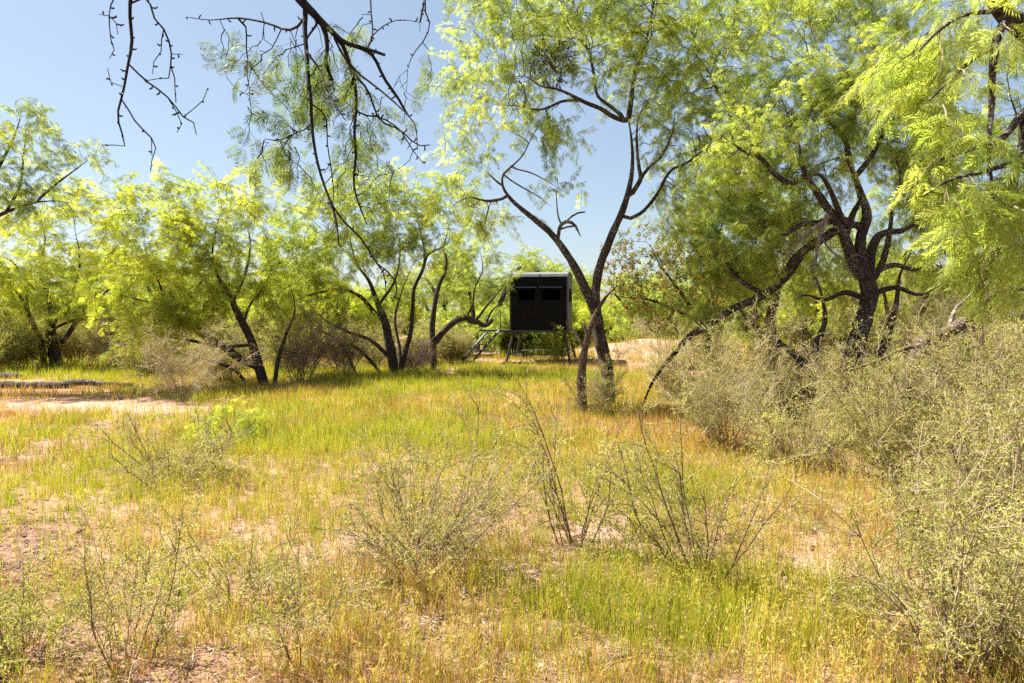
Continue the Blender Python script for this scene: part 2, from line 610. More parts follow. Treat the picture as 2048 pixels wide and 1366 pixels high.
def clod(seed, mats):
    r = np.random.default_rng(seed)
    n, k = 8, 5
    th = np.linspace(0.12, math.pi - 0.12, k)
    V = []
    for t in th:
        for a in np.linspace(0, 2 * math.pi, n, endpoint=False):
            rr = 1 + r.normal(0, 0.16)
            V.append((math.sin(t) * math.cos(a) * rr, math.sin(t) * math.sin(a) * rr, math.cos(t) * 0.6 * rr))
    q = [(i * n + j, (i + 1) * n + j, (i + 1) * n + (j + 1) % n, i * n + (j + 1) % n) for i in range(k - 1) for j in range(n)]
    q2 = [tuple(range(n))]
    mb = MB()
    mb.add(np.array(V), None, q, 0)
    return bpy.data.objects.new('soil_clod', mb.mesh('soil_clod', mats, True))


NEAR, NEAR_L, FAR, FAR_L, FAR_Y = [], [], [], [], []
for s in range(5):
    NEAR.append(mesquite_spray(100 + s, 4, 0.15, 12, 0.034, 0.0036, True, [M_MESQ_GREEN, M_BARK_FAR], 0.5))
    NEAR_L.append(mesquite_spray(120 + s, 6, 0.22, 13, 0.042, 0.0042, True, [M_MESQ_LIGHT, M_TWIG], 0.5, 0.6))
for s in range(5):
    FAR.append(mesquite_spray(140 + s, 10, 0.38, 9, 0.048, 0.0046, False, [M_MESQ, M_BARK_FAR], 0.45))
    FAR_L.append(mesquite_spray(160 + s, 10, 0.38, 9, 0.048, 0.0046, False, [M_MESQ_LIGHT, M_BARK_FAR], 0.45))
    FAR_Y.append(mesquite_spray(180 + s, 10, 0.38, 9, 0.050, 0.0050, False, [M_MESQ_YELLOW, M_BARK_FAR], 0.45))
HACK = [oval_twig(200 + s, 0.2, 12, 0.042, 0.024, [M_HACK, M_BARK_FAR], 3) for s in range(4)]
MIST = [oval_twig(210 + s, 0.16, 14, 0.03, 0.014, [M_MISTLE, M_TWIGDARK], 3) for s in range(3)]
SHRUB = [oval_twig(220 + s, 0.16, 15, 0.0125, 0.0064, [M_SHRUB, M_TWIG], 4) for s in range(5)]
SHRUBG = [oval_twig(230 + s, 0.16, 16, 0.0135, 0.0068, [M_SHRUBG, M_TWIG], 4) for s in range(5)]
SHRUBD = [oval_twig(240 + s, 0.18, 7, 0.011, 0.005, [M_SHRUBD, M_TWIGGREY], 5) for s in range(5)]
BARE = [oval_twig(250 + s, 0.18, 1, 0.009, 0.004, [M_SHRUBD, M_TWIGDARK], 5) for s in range(4)]
MIXB = SHRUB + SHRUBG[:2] + SHRUBD[:2]
MIXG = SHRUBG + SHRUB[:2] + SHRUBD[:1]
TUFT_G = [grass_tuft(300 + s, 10, 0.05, 0.19, 0.0042, 0.045, 0.35, [M_GRASS, M_GRASS, M_GRASSY]) for s in range(5)]
TUFT_Y = [grass_tuft(310 + s, 9, 0.03, 0.14, 0.0034, 0.05, 0.5, [M_GRASSY, M_GRASSO, M_GRASS]) for s in range(4)]
TUFT_O = [grass_tuft(320 + s, 9, 0.03, 0.14, 0.0034, 0.06, 0.6, [M_GRASSO, M_GRASSO, M_GRASSY]) for s in range(4)]
STALK = [grass_tuft(330 + s, 4, 0.16, 0.30, 0.0034, 0.03, 0.2, [M_GRASSO, M_GRASSY], True) for s in range(3)]
STALKG = [grass_tuft(340 + s, 4, 0.16, 0.30, 0.0036, 0.03, 0.2, [M_GRASS, M_GRASSY], True) for s in range(3)]
FTUFT_G = [grass_tuft(350 + s, 15, 0.06, 0.24, 0.0075, 0.11, 0.35, [M_GRASS, M_GRASS, M_GRASSY]) for s in range(4)]
FTUFT_Y = [grass_tuft(360 + s, 14, 0.05, 0.18, 0.0075, 0.12, 0.4, [M_GRASSY, M_GRASSO, M_GRASS]) for s in range(4)]
FTUFT_O = [grass_tuft(370 + s, 13, 0.04, 0.17, 0.0075, 0.13, 0.45, [M_GRASSO, M_GRASSO, M_GRASSY]) for s in range(4)]
LITTER = [litter_bit(380 + s, [M_LITTER]) for s in range(6)]
CLODS = [clod(390 + s, [M_SOIL]) for s in range(3)]

_groups = {}


def scatter_group(sources):
    key = tuple(o.name for o in sources)
    if key in _groups:
        return _groups[key]
    ng = bpy.data.node_groups.new('scatter', 'GeometryNodeTree')
    ng.interface.new_socket('Geometry', in_out='INPUT', socket_type='NodeSocketGeometry')
    ng.interface.new_socket('Geometry', in_out='OUTPUT', socket_type='NodeSocketGeometry')
    N, L = ng.nodes, ng.links
    gi, go = N.new('NodeGroupInput'), N.new('NodeGroupOutput')
    ip, g2 = N.new('GeometryNodeInstanceOnPoints'), N.new('GeometryNodeGeometryToInstance')
    for s in sources:
        oi = N.new('GeometryNodeObjectInfo')
        oi.inputs['Object'].default_value = s
        L.new(oi.outputs['Geometry'], g2.inputs[0])

    def attr(nm, t):
        x = N.new('GeometryNodeInputNamedAttribute')
        x.data_type = t
        x.inputs['Name'].default_value = nm
        return x.outputs['Attribute']
    L.new(gi.outputs[0], ip.inputs['Points'])
    L.new(g2.outputs[0], ip.inputs['Instance'])
    ip.inputs['Pick Instance'].default_value = True
    L.new(attr('pick', 'INT'), ip.inputs['Instance Index'])
    e = N.new('FunctionNodeEulerToRotation')
    L.new(attr('turn', 'FLOAT_VECTOR'), e.inputs[0])
    L.new(e.outputs[0], ip.inputs['Rotation'])
    L.new(attr('size', 'FLOAT_VECTOR'), ip.inputs['Scale'])
    L.new(ip.outputs[0], go.inputs[0])
    _groups[key] = ng
    return ng


def scatter(name, pts, eul, size, sources, parent=None, offset=None, pick=None):
    """One foliage object: small pieces set at pts with Euler turns and sizes."""
    pts = np.asarray(pts, np.float32)
    if offset is not None:
        pts = pts - np.asarray(offset, np.float32)
    n = len(pts)
    me = bpy.data.meshes.new(name)
    me.vertices.add(n)
    me.vertices.foreach_set('co', pts.ravel())
    size = np.asarray(size, np.float32)
    if size.ndim == 1:
        size = np.repeat(size[:, None], 3, 1)
    me.attributes.new('turn', 'FLOAT_VECTOR', 'POINT').data.foreach_set('vector', np.asarray(eul, np.float32).ravel())
    me.attributes.new('size', 'FLOAT_VECTOR', 'POINT').data.foreach_set('vector', size.ravel())
    if pick is None:
        pick = rng.integers(0, len(sources), n)
    me.attributes.new('pick', 'INT', 'POINT').data.foreach_set('value', np.asarray(pick, np.int32))
    for mm in sources[0].data.materials:
        me.materials.append(mm)
    o = link(bpy.data.objects.new(name, me), parent)
    md = o.modifiers.new('scatter', 'NODES')
    md.node_group = scatter_group(sources)
    o['kind'] = 'stuff'
    return o


# ------------------------------------------------------------------ trees
def resample(pts, step):
    pts = np.asarray(pts, float)
    seg = np.linalg.norm(np.diff(pts[:, :3], axis=0), axis=1)
    L = np.concatenate([[0], np.cumsum(seg)])
    n = max(2, int(round(L[-1] / step)) + 1)
    s = np.linspace(0, L[-1], n)
    # smooth interpolation (Catmull-Rom style through cubic Hermite)
    k = len(pts)
    if k > 2:
        tan = np.zeros_like(pts)
        tan[1:-1] = (pts[2:] - pts[:-2]) / (L[2:] - L[:-2])[:, None]
        tan[0] = (pts[1] - pts[0]) / max(L[1], 1e-6)
        tan[-1] = (pts[-1] - pts[-2]) / max(L[-1] - L[-2], 1e-6)
        i = np.clip(np.searchsorted(L, s, 'right') - 1, 0, k - 2)
        h = (L[i + 1] - L[i])[:, None]
        t = ((s - L[i]) / (L[i + 1] - L[i]))[:, None]
        return ((2 * t ** 3 - 3 * t ** 2 + 1) * pts[i] + (t ** 3 - 2 * t ** 2 + t) * h * tan[i]
                + (-2 * t ** 3 + 3 * t ** 2) * pts[i + 1] + (t ** 3 - t ** 2) * h * tan[i + 1])
    return np.stack([np.interp(s, L, pts[:, c]) for c in range(pts.shape[1])], -1)


class Tree:
    def __init__(s, name, label, cat, group, Y, step=0.14, seed=0, bark=None):
        s.name, s.label, s.cat, s.group, s.Y, s.step = name, label, cat, group, Y, step
        s.r = np.random.default_rng(seed)
        s.pos, s.par, s.rad, s.lid, s.pix = [], [], [], [], []
        s.limb_mat, s.limb_name = [], []
        s.bark = bark or M_BARK
        s.base = None
        s.extra = MB()
        s.thin = 0.9

    def _add(s, p, par, rad, lid, pix):
        s.pos.append(p)
        s.par.append(par)
        s.rad.append(rad)
        s.lid.append(lid)
        s.pix.append(pix)
        return len(s.pos) - 1

    def limb(s, pts, dY=0.0, Y0=None, name=None, mat=None, ground=False, wob=0.0, free=False):
        """pts: (px, py, width in px). Grows from the nearest existing node, drifting dY metres in depth."""
        pts = np.asarray(pts, float)
        lid = len(s.limb_mat)
        s.limb_mat.append(mat or s.bark)
        s.limb_name.append(name or ('trunk' if lid == 0 else 'limb'))
        parent = -1
        Ya = s.Y if Y0 is None else Y0
        if s.pos and not free and not ground:
            px = np.array(s.pix)
            parent = int(np.argmin(np.hypot(px[:, 0] - pts[0, 0], px[:, 1] - pts[0, 1])))
            if Y0 is None:
                Ya = s.pos[parent][1]
        t = np.linspace(0, 1, len(pts))
        W = []
        for (x, y, w), tt in zip(pts, t):
            Yk = Ya + dY * tt
            W.append((*P(x, y, Yk), w * Yk / F / 2, x, y))
        W = np.array(W)
        if ground:
            W[0, 2] = float(gz(W[0, 0], W[0, 1])) - 0.12
        if s.base is None:
            s.base = np.array([W[0, 0], W[0, 1], float(gz(W[0, 0], W[0, 1]))])
        R = resample(W, s.step * (0.7 if W[0, 3] > 0.03 else 0.9))
        if name != 'dead_limb' and s.Y > 5:
            tt = np.linspace(0, 1, len(R))
            R[:, 3] *= s.thin * (1 - 0.8 * tt ** 2.2)
        elif s.Y <= 5:
            R[:, 3] *= 0.66
        if wob:
            k = np.linspace(0, 1, len(R))[:, None]
            R[:, :3] += s.r.normal(0, wob, (len(R), 3)) * np.minimum(k * 4, 1)
        if parent >= 0:
            R[0, :3] = s.pos[parent]
        last = parent
        ids = []
        for q in R:
            last = s._add(q[:3].copy(), last, max(q[3], 0.0015), lid, (q[4], q[5]))
            ids.append(last)
        return ids

    def limb_w(s, pts, name=None, mat=None):
        """pts: (x, y, z, radius) in metres, a limb of its own from the ground."""
        lid = len(s.limb_mat)
        s.limb_mat.append(mat or s.bark)
        s.limb_name.append(name or ('trunk' if lid == 0 else 'limb'))
        pts = np.asarray(pts, float)
        parent = -1
        if s.pos:
            d = np.linalg.norm(np.array(s.pos) - pts[0, :3], axis=1)
            parent = int(np.argmin(d))
            pts[0, :3] = s.pos[parent]
        elif s.base is None:
            s.base = np.array([pts[0, 0], pts[0, 1], float(gz(pts[0, 0], pts[0, 1]))])
        R = resample(pts, s.step * 0.8)
        last = parent
        for q in R:
            last = s._add(q[:3].copy(), last, max(q[3], 0.0015), lid, to_pix(q[:3]))

    def grow(s, blobs, dens, kill=2.0, wiggle=0.35, up=0.05, iters=90, first=0):
        """Branches reach for points spread through the crown's lobes (px, py, rx, ry[, depth shift, depth radius])."""
        A = []
        for b in blobs:
            cx, cy, rx, ry = b[:4]
            dy = b[4] if len(b) > 4 else 0.0
            Yb = s.Y + dy
            R = np.array([rx * Yb / F, b[5] if len(b) > 5 else max(rx, ry) * 0.8 * Yb / F, ry * Yb / F])
            n = max(6, int(1.7 * dens * R[0] * R[1] * R[2] * 4.19))
            d = s.r.normal(size=(n, 3))
            d /= np.linalg.norm(d, axis=1)[:, None]
            A.append(P(cx, cy, Yb) + d * (s.r.random((n, 1)) ** 0.42) * R)
        A = np.vstack(A)
        s._colonize(A, kill, wiggle, up, iters, first)

    def grow_w(s, A, kill=2.0, wiggle=0.35, up=0.05, iters=90, first=0):
        s._colonize(A, kill, wiggle, up, iters, first)

    def _colonize(s, A, kill, wiggle, up, iters, first):
        D = s.step
        pos = np.array(s.pos)
        near = np.zeros(len(A), int)
        nd = np.full(len(A), 1e9)
        for c in range(0, len(A), 400):
            dd = np.linalg.norm(A[c:c + 400, None] - pos[None, first:], axis=2)
            near[c:c + 400] = dd.argmin(1) + first
            nd[c:c + 400] = dd.min(1)
        alive = nd > D * kill
        stuck = {}
        for it in range(iters):
            ia = np.where(alive)[0]
            if not len(ia):
                break
            v = A[ia] - np.array(s.pos)[near[ia]]
            v /= np.linalg.norm(v, axis=1)[:, None] + 1e-9
            new_ids = []
            un, inv = np.unique(near[ia], return_inverse=True)
            acc = np.zeros((len(un), 3))
            np.add.at(acc, inv, v)
            for k, nid in enumerate(un):
                if stuck.get(nid, 0) > 3:
                    continue
                stuck[nid] = stuck.get(nid, 0) + 1
                d = unit(acc[k])
                p = s.par[nid]
                if p >= 0:
                    d = unit(d + 0.35 * unit(s.pos[nid] - s.pos[p] + 1e-6))
                d = unit(d + s.r.normal(0, wiggle, 3) + np.array([0, 0, up]))
                new_ids.append(s._add(s.pos[nid] + d * D, nid, 0.0, -1, (-9999, -9999)))
            if not new_ids:
                break
            npos = np.array([s.pos[i] for i in new_ids])
            dd = np.linalg.norm(A[ia][:, None] - npos[None], axis=2)
            j = dd.argmin(1)
            m = dd[np.arange(len(ia)), j]
            better = m < nd[ia]
            near[ia[better]] = np.array(new_ids)[j[better]]
            nd[ia[better]] = m[better]
            alive = nd > D * kill
            alive &= (nd < 1e8)

    def spurs(s, every=0.035, length=0.012, max_r=0.012, rad=0.0022, first_limb=0):
        """Short knobbly spurs on thin twigs, as on mesquite."""
        n0 = len(s.pos)
        for i in range(n0):
            p = s.par[i]
            if p < 0 or s.lid[i] < first_limb or s.rad[i] > max_r:
                continue
            d = s.pos[i] - s.pos[p]
            L = np.linalg.norm(d)
            k = max(1, int(L / every))
            for j in range(k):
                if s.r.random() < 0.75:
                    a = unit(np.cross(d, s.r.normal(size=3)))
                    q = s.pos[p] + d * s.r.random()
                    ln = length * s.r.uniform(0.5, 1.5)
                    s.extra.tube([q, q + a * ln * 0.6 + d / L * ln * 0.2, q + a * ln], [rad * 0.8, rad * 1.15, rad * 0.7], 4)

    def finish(s, tip=0.0042, pipe=2.1):
        n = len(s.pos)
        s.pos = np.array(s.pos)
        s.par = np.array(s.par)
        s.lid = np.array(s.lid)
        spec = np.array(s.rad)
        acc = np.zeros(n)
        cnt = np.zeros(n, int)
        for i in range(n - 1, -1, -1):
            if acc[i] == 0:
                acc[i] = tip ** pipe
            if s.par[i] >= 0 and s.lid[i] < 0:
                acc[s.par[i]] += acc[i]
            elif s.par[i] >= 0:
                acc[s.par[i]] += tip ** pipe * 0.2
            if s.par[i] >= 0:
                cnt[s.par[i]] += cnt[i] + 1
        r = acc ** (1 / pipe)
        g = s.lid < 0
        for i in range(n):
            if g[i] and s.par[i] >= 0:
                r[i] = min(r[i], (spec[s.par[i]] if not g[s.par[i]] else r[s.par[i]]) * 0.93)
        s.rad = np.where(g, r, spec)
        s.cnt = cnt
        # chains: follow the thickest child of the same limb
        kids = [[] for _ in range(n)]
        for i in range(n):
            if s.par[i] >= 0:
                kids[s.par[i]].append(i)
        nxt = np.full(n, -1)
        for i in range(n):
            same = [k for k in kids[i] if s.lid[k] == s.lid[i]]
            if same:
                nxt[i] = max(same, key=lambda k: s.rad[k])
        head = np.ones(n, bool)
        head[nxt[nxt >= 0]] = False
        s.root = empty(s.name, s.base, s.label, s.cat, s.group)
        mbs = {}
        for i in np.where(head)[0]:
            ch = [i]
            while nxt[ch[-1]] >= 0:
                ch.append(nxt[ch[-1]])
            pts, rad = s.pos[ch], s.rad[ch]
            p = s.par[i]
            if p >= 0 and s.lid[i] < 0:
                pts = np.vstack([s.pos[p], pts])
                rad = np.concatenate([[rad[0] * 1.1], rad])
            if len(pts) < 2:
                continue
            r0 = rad[0]
            sides = 12 if r0 > 0.05 else 8 if r0 > 0.02 else 5 if r0 > 0.007 else 4 if r0 > 0.004 else 3
            key = int(s.lid[i])
            mb = mbs.setdefault(key, MB())
            rough = 0.10 if r0 > 0.05 else 0.07 if r0 > 0.015 else 0.0
            mb.tube(pts, rad, sides, rough)
        if s.extra.n:
            e = s.extra
            m_ = mbs.setdefault(-1, MB())
            m_.v += e.v
            off = m_.n
            m_.f4 += [f + off for f in e.f4]
            m_.f3 += [f + off for f in e.f3]
            m_.m3 += e.m3
            m_.m4 += e.m4
            m_.n += e.n
        for key, mb in sorted(mbs.items()):
            if key < 0:
                o = mb.obj('branches', [s.bark], s.root, offset=s.base)
                o['kind'] = 'stuff'
            else:
                mb.obj(s.limb_name[key], [s.limb_mat[key]], s.root, offset=s.base)
        return s.root

    def leaves(s, sources, max_cnt=3, prob=0.9, size=(0.8, 1.25), droop=0.3, per=1, where=None, name='crown', jitter=0.10):
        ids = np.where((s.lid < 0) & (s.cnt <= max_cnt))[0]
        if where is not None:
            ids = ids[where(s.pos[ids])]
        ids = np.repeat(ids, 3 if per == 1 else per)
        ids = ids[s.r.random(len(ids)) < prob]
        d = s.pos[ids] - s.pos[s.par[ids]]
        d /= np.linalg.norm(d, axis=1)[:, None] + 1e-9
        d = d + s.r.normal(0, 0.55, d.shape) - np.array([0, 0, droop])
        eul = euler_from(d, s.r.normal(0, 0.5, len(ids)))
        p = s.pos[ids] + s.r.normal(0, jitter, (len(ids), 3))
        o = scatter(name, p, eul, s.r.uniform(size[0], size[1], len(ids)), sources, s.root, s.base)
        return len(ids)


def copy_tree(root, loc, rz, scale, label, group):
    r = root.copy()
    COL.objects.link(r)
    r.location = loc
    r.rotation_euler = (0, 0, rz)
    r.scale = (scale, scale, scale)
    tag(r, label, None, group)
    for ch in list(root.children):
        c = ch.copy()
        COL.objects.link(c)
        c.parent = r
    return r


# ---- the two-stemmed mesquite in the middle of the clearing
t = Tree('mesquite_tree', 'tall slender mesquite with two dark speckled stems forking beside the black hunting blind', 'tree', None, 11.6, 0.13, 21)
t.thin = 0.80
t.limb([(1218, 815, 34), (1216, 770, 32), (1210, 720, 33), (1200, 680, 32), (1194, 640, 30), (1191, 590, 26), (1199, 535, 25), (1222, 475, 26), (1247, 415, 25),
        (1261, 365, 24), (1265, 315, 21), (1262, 270, 19), (1257, 239, 18)], ground=True)
t.limb([(1199, 655, 26), (1186, 615, 24), (1165, 565, 23), (1141, 520, 20), (1115, 482, 18), (1094, 460, 17), (1066, 436, 16), (1040, 416, 14), (1020, 396, 12), (1006, 374, 9),
        (1006, 350, 8), (1022, 334, 8), (1046, 310, 7), (1061, 280, 6), (1075, 255, 5), (1100, 232, 4)], dY=-0.5)
t.limb([(1257, 243, 14), (1232, 236, 12), (1200, 217, 11), (1164, 202, 11), (1138, 188, 9), (1113, 178, 8), (1078, 171, 7), (1055, 154, 6), (1017, 154, 4)], dY=-0.6)
t.limb([(1164, 202, 8), (1127, 202, 7), (1082, 219, 6), (1034, 212, 5), (986, 209, 4)], dY=0.3)
t.limb([(1250, 236, 11), (1220, 212, 9), (1195, 191, 8), (1188, 150, 8), (1174, 96, 7), (1154, 72, 6), (1147, 20, 5), (1140, -40, 4)], dY=0.8)
t.limb([(1257, 239, 14), (1263, 195, 12), (1270, 147, 10), (1287, 99, 8), (1297, 62, 7), (1310, 0, 6), (1330, -60, 5)], dY=0.3)
t.limb([(1262, 390, 14), (1270, 378, 13), (1281, 357, 12), (1278, 335, 10), (1274, 300, 9), (1275, 250, 7), (1290, 200, 6)], dY=0.5)
t.limb([(1281, 357, 9), (1296, 337, 8), (1320, 316, 7), (1330, 300, 7), (1345, 265, 5), (1350, 220, 4)], dY=-0.6)
t.limb([(1252, 441, 10), (1283, 425, 9), (1309, 396, 8), (1342, 341, 7), (1375, 325, 7), (1420, 290, 8), (1461, 250, 8), (1440, 190, 7), (1423, 150, 7), (1440, 103, 5), (1470, 60, 4), (1492, 34, 3)], dY=0.6)
t.limb([(1423, 150, 5), (1400, 120, 5), (1386, 103, 4), (1348, 85, 3)], dY=0.3)
t.limb([(1014, 396, 8), (975, 402, 7), (940, 395, 5), (915, 405, 4), (890, 430, 3)], dY=0.2)
t.limb([(1006, 374, 6), (985, 355, 5), (970, 340, 3)], dY=0.1)
t.limb([(1022, 336, 4), (1060, 345, 4), (1090, 360, 3), (1130, 385, 2)], dY=-0.3)
t.limb([(1008, 352, 4), (1045, 375, 4), (1080, 395, 3), (1105, 415, 2)], dY=0.2)
t.limb([(1117, 482, 8), (1118, 460, 8), (1124, 447, 8), (1138, 443, 7), (1150, 451, 6), (1155, 460, 4), (1161, 473, 2)], name='dead_limb', mat=M_BARK)
t.limb([(1121, 450, 4), (1115, 425, 3), (1113, 395, 2)], name='dead_limb', mat=M_BARK)
t.limb([(1134, 443, 4), (1150, 428, 4), (1170, 424, 3)], name='dead_limb', mat=M_BARK)
t.limb([(1120, 458, 4), (1140, 453, 4), (1152, 452, 3)], name='dead_limb', mat=M_BARK)
first_crown = 0
t.grow([(1000, 150, 130, 90), (930, 200, 60, 80), (1060, 50, 150, 80), (970, 290, 60, 60), (1250, 30, 150, 90), (1330, 130, 110, 110, 0.6), (1420, 110, 120, 130, 0.5),
        (1100, 360, 55, 30), (985, 420, 80, 30), (1330, 290, 60, 70), (1150, -60, 260, 80), (1480, 210, 60, 70, 0.5), (1200, 130, 50, 50), (930, 340, 50, 40), (1120, 270, 60, 40), (1340, 390, 60, 50, 0.3), (1400, 290, 80, 60, 0.4), (1310, 220, 60, 60), (930, 440, 70, 35)], 34, first=14)
t.finish(tip=0.0075, pipe=2.3)
t.leaves(FAR_L, 4, 0.60, (0.65, 1.15), jitter=0.18)

# ---- broken snag in front of it
t = Tree('dead_snag', 'broken reddish-brown dead snag standing in front of the twin-stemmed mesquite', 'dead tree', None, 11.3, 0.10, 22)
t.limb([(1166, 820, 26), (1163, 770, 22), (1166, 720, 20), (1172, 690, 18), (1180, 655, 18), (1195, 620, 18), (1215, 590, 17), (1232, 574, 12), (1236, 570, 7)], ground=True, mat=M_BROWNDEAD)
t.limb([(1172, 700, 9), (1158, 680, 8), (1146, 658, 7), (1131, 646, 4)], mat=M_DEAD, dY=-0.2)
t.limb([(1174, 672, 7), (1168, 650, 6), (1170, 636, 4)], mat=M_DEAD, dY=-0.1)
t.finish()

# ---- mesquites along the left edge of the clearing
t = Tree('mesquite_tree', 'bright yellow-green mesquite with two dark trunks leaning low over tan brush', 'tree', None, 15.2, 0.16, 23, M_BARK_FAR)
t.thin = 0.78
t.limb([(530, 772, 26), (520, 742, 25), (506, 691, 22), (486, 646, 21), (468, 612, 19), (458, 585, 17), (440, 560, 13), (425, 520, 10), (430, 470, 8), (440, 430, 6)], ground=True)
t.limb([(520, 735, 20), (479, 716, 20), (438, 687, 19), (393, 663, 18), (359, 640, 16), (328, 609, 12), (322, 575, 9), (300, 530, 7), (290, 490, 5)], dY=-0.8)
t.limb([(506, 690, 9), (438, 692, 9), (376, 680, 8), (315, 670, 6), (270, 655, 4)], dY=-1.0)
t.limb([(458, 590, 9), (420, 570, 8), (385, 530, 6), (360, 490, 5)], dY=0.5)
t.limb([(465, 605, 9), (490, 550, 7), (500, 480, 5), (480, 420, 4)], dY=0.8)
t.limb([(330, 612, 7), (280, 600, 5), (240, 590, 4)], dY=-0.4)
t.limb([(548, 768, 12), (556, 720, 11), (572, 670, 9), (590, 620, 7), (580, 570, 5)], ground=True, dY=0.4)
t.limb([(500, 766, 10), (470, 740, 9), (430, 725, 8), (380, 712, 6), (330, 700, 4)], ground=True, dY=-0.4)
t.limb([(486, 650, 7), (500, 610, 6), (530, 570, 4), (545, 530, 3)], dY=0.4)
t.grow([(310, 470, 110, 90, -0.5), (410, 440, 110, 90), (280, 560, 80, 60, -0.8), (480, 400, 70, 45, 0.5), (330, 390, 70, 30), (430, 540, 70, 50, -0.4), (250, 640, 45, 50, -1.0), (500, 500, 60, 60, 0.5), (360, 560, 70, 40, -0.9), (300, 635, 80, 40, -1.2), (400, 610, 60, 35, -0.9), (220, 560, 50, 60, -0.6), (540, 580, 50, 50, 0.6)], 26, first=8)
t.finish()
t.leaves(FAR_Y, 4, 0.60, (0.9, 1.45), jitter=0.15)

t = Tree('mesquite_tree', 'feathery mesquite of several dark stems between the yellow-green mesquite and the blind', 'tree', None, 17.6, 0.18, 24, M_BARK_FAR)
t.thin = 0.78
t.limb([(790, 752, 26), (780, 690, 24), (768, 640, 22), (757, 611, 18), (747, 584, 14), (737, 560, 12), (715, 530, 9), (700, 480, 7), (690, 430, 5)], ground=True)
t.limb([(797, 748, 14), (812, 700, 13), (821, 667, 12), (825, 625, 11), (829, 576, 11), (845, 541, 12), (856, 509, 11), (882, 496, 9), (897, 484, 6), (900, 440, 4)], ground=True, dY=0.3)
t.limb([(768, 645, 14), (745, 621, 13), (723, 595, 11), (690, 580, 8), (640, 585, 7), (590, 600, 5), (550, 615, 4)], dY=-0.8)
t.limb([(785, 720, 10), (740, 680, 10), (700, 665, 9), (650, 640, 7), (610, 600, 5)], dY=-0.4)
t.limb([(845, 545, 7), (850, 510, 7), (840, 460, 5), (830, 410, 4)], dY=0.4)
t.limb([(757, 611, 8), (790, 560, 6), (800, 500, 5), (790, 450, 4)], dY=0.6)
t.limb([(770, 748, 9), (735, 715, 9), (700, 690, 8), (660, 700, 6), (620, 690, 4)], ground=True, dY=-0.5)
t.limb([(800, 748, 9), (800, 700, 8), (790, 640, 7), (805, 580, 6), (830, 520, 4)], ground=True, dY=0.6)
t.limb([(715, 742, 9), (690, 700, 10), (660, 670, 9), (620, 655, 7)], ground=True, dY=-0.3)
t.grow([(630, 470, 90, 90, -0.4), (710, 400, 90, 55), (800, 420, 80, 80), (620, 560, 80, 40, -0.8), (860, 440, 60, 70), (820, 530, 60, 45, 0.4), (700, 500, 70, 60), (570, 520, 50, 60, -0.6), (880, 380, 40, 40), (600, 630, 70, 35, -0.7), (680, 620, 50, 35, -0.8), (760, 500, 50, 50, 0.3)], 20, first=8)
t.finish()
t.leaves(FAR_L, 4, 0.62, (0.9, 1.4), jitter=0.15)
t.leaves(FAR_Y, 4, 0.35, (0.9, 1.4), jitter=0.15, name='crown_tips')

t = Tree('mesquite_tree', 'mesquite with one thin upright stem and a dark arching limb reaching towards the stairs', 'tree', None, 18.8, 0.18, 25, M_BARK_FAR)
t.limb([(866, 742, 16), (867, 700, 14), (864, 660, 14), (868, 620, 13), (873, 590, 12), (880, 565, 12), (889, 545, 11), (893, 517, 9), (886, 498, 7), (895, 465, 6), (897, 430, 4)], ground=True)
t.limb([(873, 595, 8), (862, 570, 7), (848, 550, 5)], dY=0.2)
t.limb([(868, 690, 13), (884, 667, 13), (905, 646, 13), (931, 635, 14), (944, 642, 12), (958, 645, 10), (970, 652, 9), (985, 640, 6)], dY=0.5, name='dead_limb')
t.limb([(950, 643, 7), (975, 610, 6), (1000, 580, 5), (1012, 562, 3)], dY=0.4)
t.limb([(931, 636, 5), (945, 610, 5), (950, 575, 4), (965, 540, 4), (960, 500, 3)], dY=0.3)
t.limb([(970, 650, 6), (985, 620, 5), (1012, 600, 3)], dY=0.3)
t.grow([(895, 400, 50, 50), (950, 500, 60, 60, 0.3), (1000, 530, 40, 40, 0.4), (930, 580, 50, 40, 0.4), (1040, 520, 40, 25, 0.6)], 12, first=8)
t.finish()
t.leaves(FAR, 4, 0.55, (0.9, 1.3))

t = Tree('mesquite_tree', 'dark-trunked spreading mesquite beyond the fallen logs on the bare sand', 'tree', None, 20.0, 0.2, 26, M_BARK_FAR)
t.thin = 0.8
t.limb([(112, 738, 30), (108, 700, 28), (101, 672, 26), (105, 640, 22), (137, 605, 16), (150, 570, 11), (160, 520, 8), (150, 460, 6)], ground=True)
t.limb([(88, 735, 16), (84, 690, 16), (62, 639, 13), (45, 600, 10), (20, 570, 8), (-20, 540, 6)], ground=True, dY=-0.6)
t.limb([(120, 690, 12), (137, 667, 12), (171, 619, 12), (212, 585, 9), (240, 540, 6)], dY=0.6)
t.limb([(105, 640, 14), (95, 590, 11), (80, 540, 9), (90, 480, 6), (80, 420, 5)], dY=0.6)
t.limb([(101, 660, 8), (150, 640, 8), (205, 640, 6), (240, 630, 4)], dY=-0.6)
t.limb([(95, 600, 8), (50, 560, 7), (20, 520, 5), (-30, 510, 4)], dY=-0.5)
t.grow([(110, 470, 100, 80), (40, 530, 90, 60, -0.6), (190, 510, 70, 80, 0.4), (150, 410, 90, 60), (30, 610, 60, 30, -0.8), (210, 430, 50, 60), (30, 440, 60, 50), (200, 590, 60, 50, 0.3), (110, 600, 60, 40, -0.8), (240, 640, 40, 30, 0.3)], 14, first=10)
t.finish()
t.leaves(FAR_Y, 4, 0.55, (1.0, 1.5), jitter=0.15)

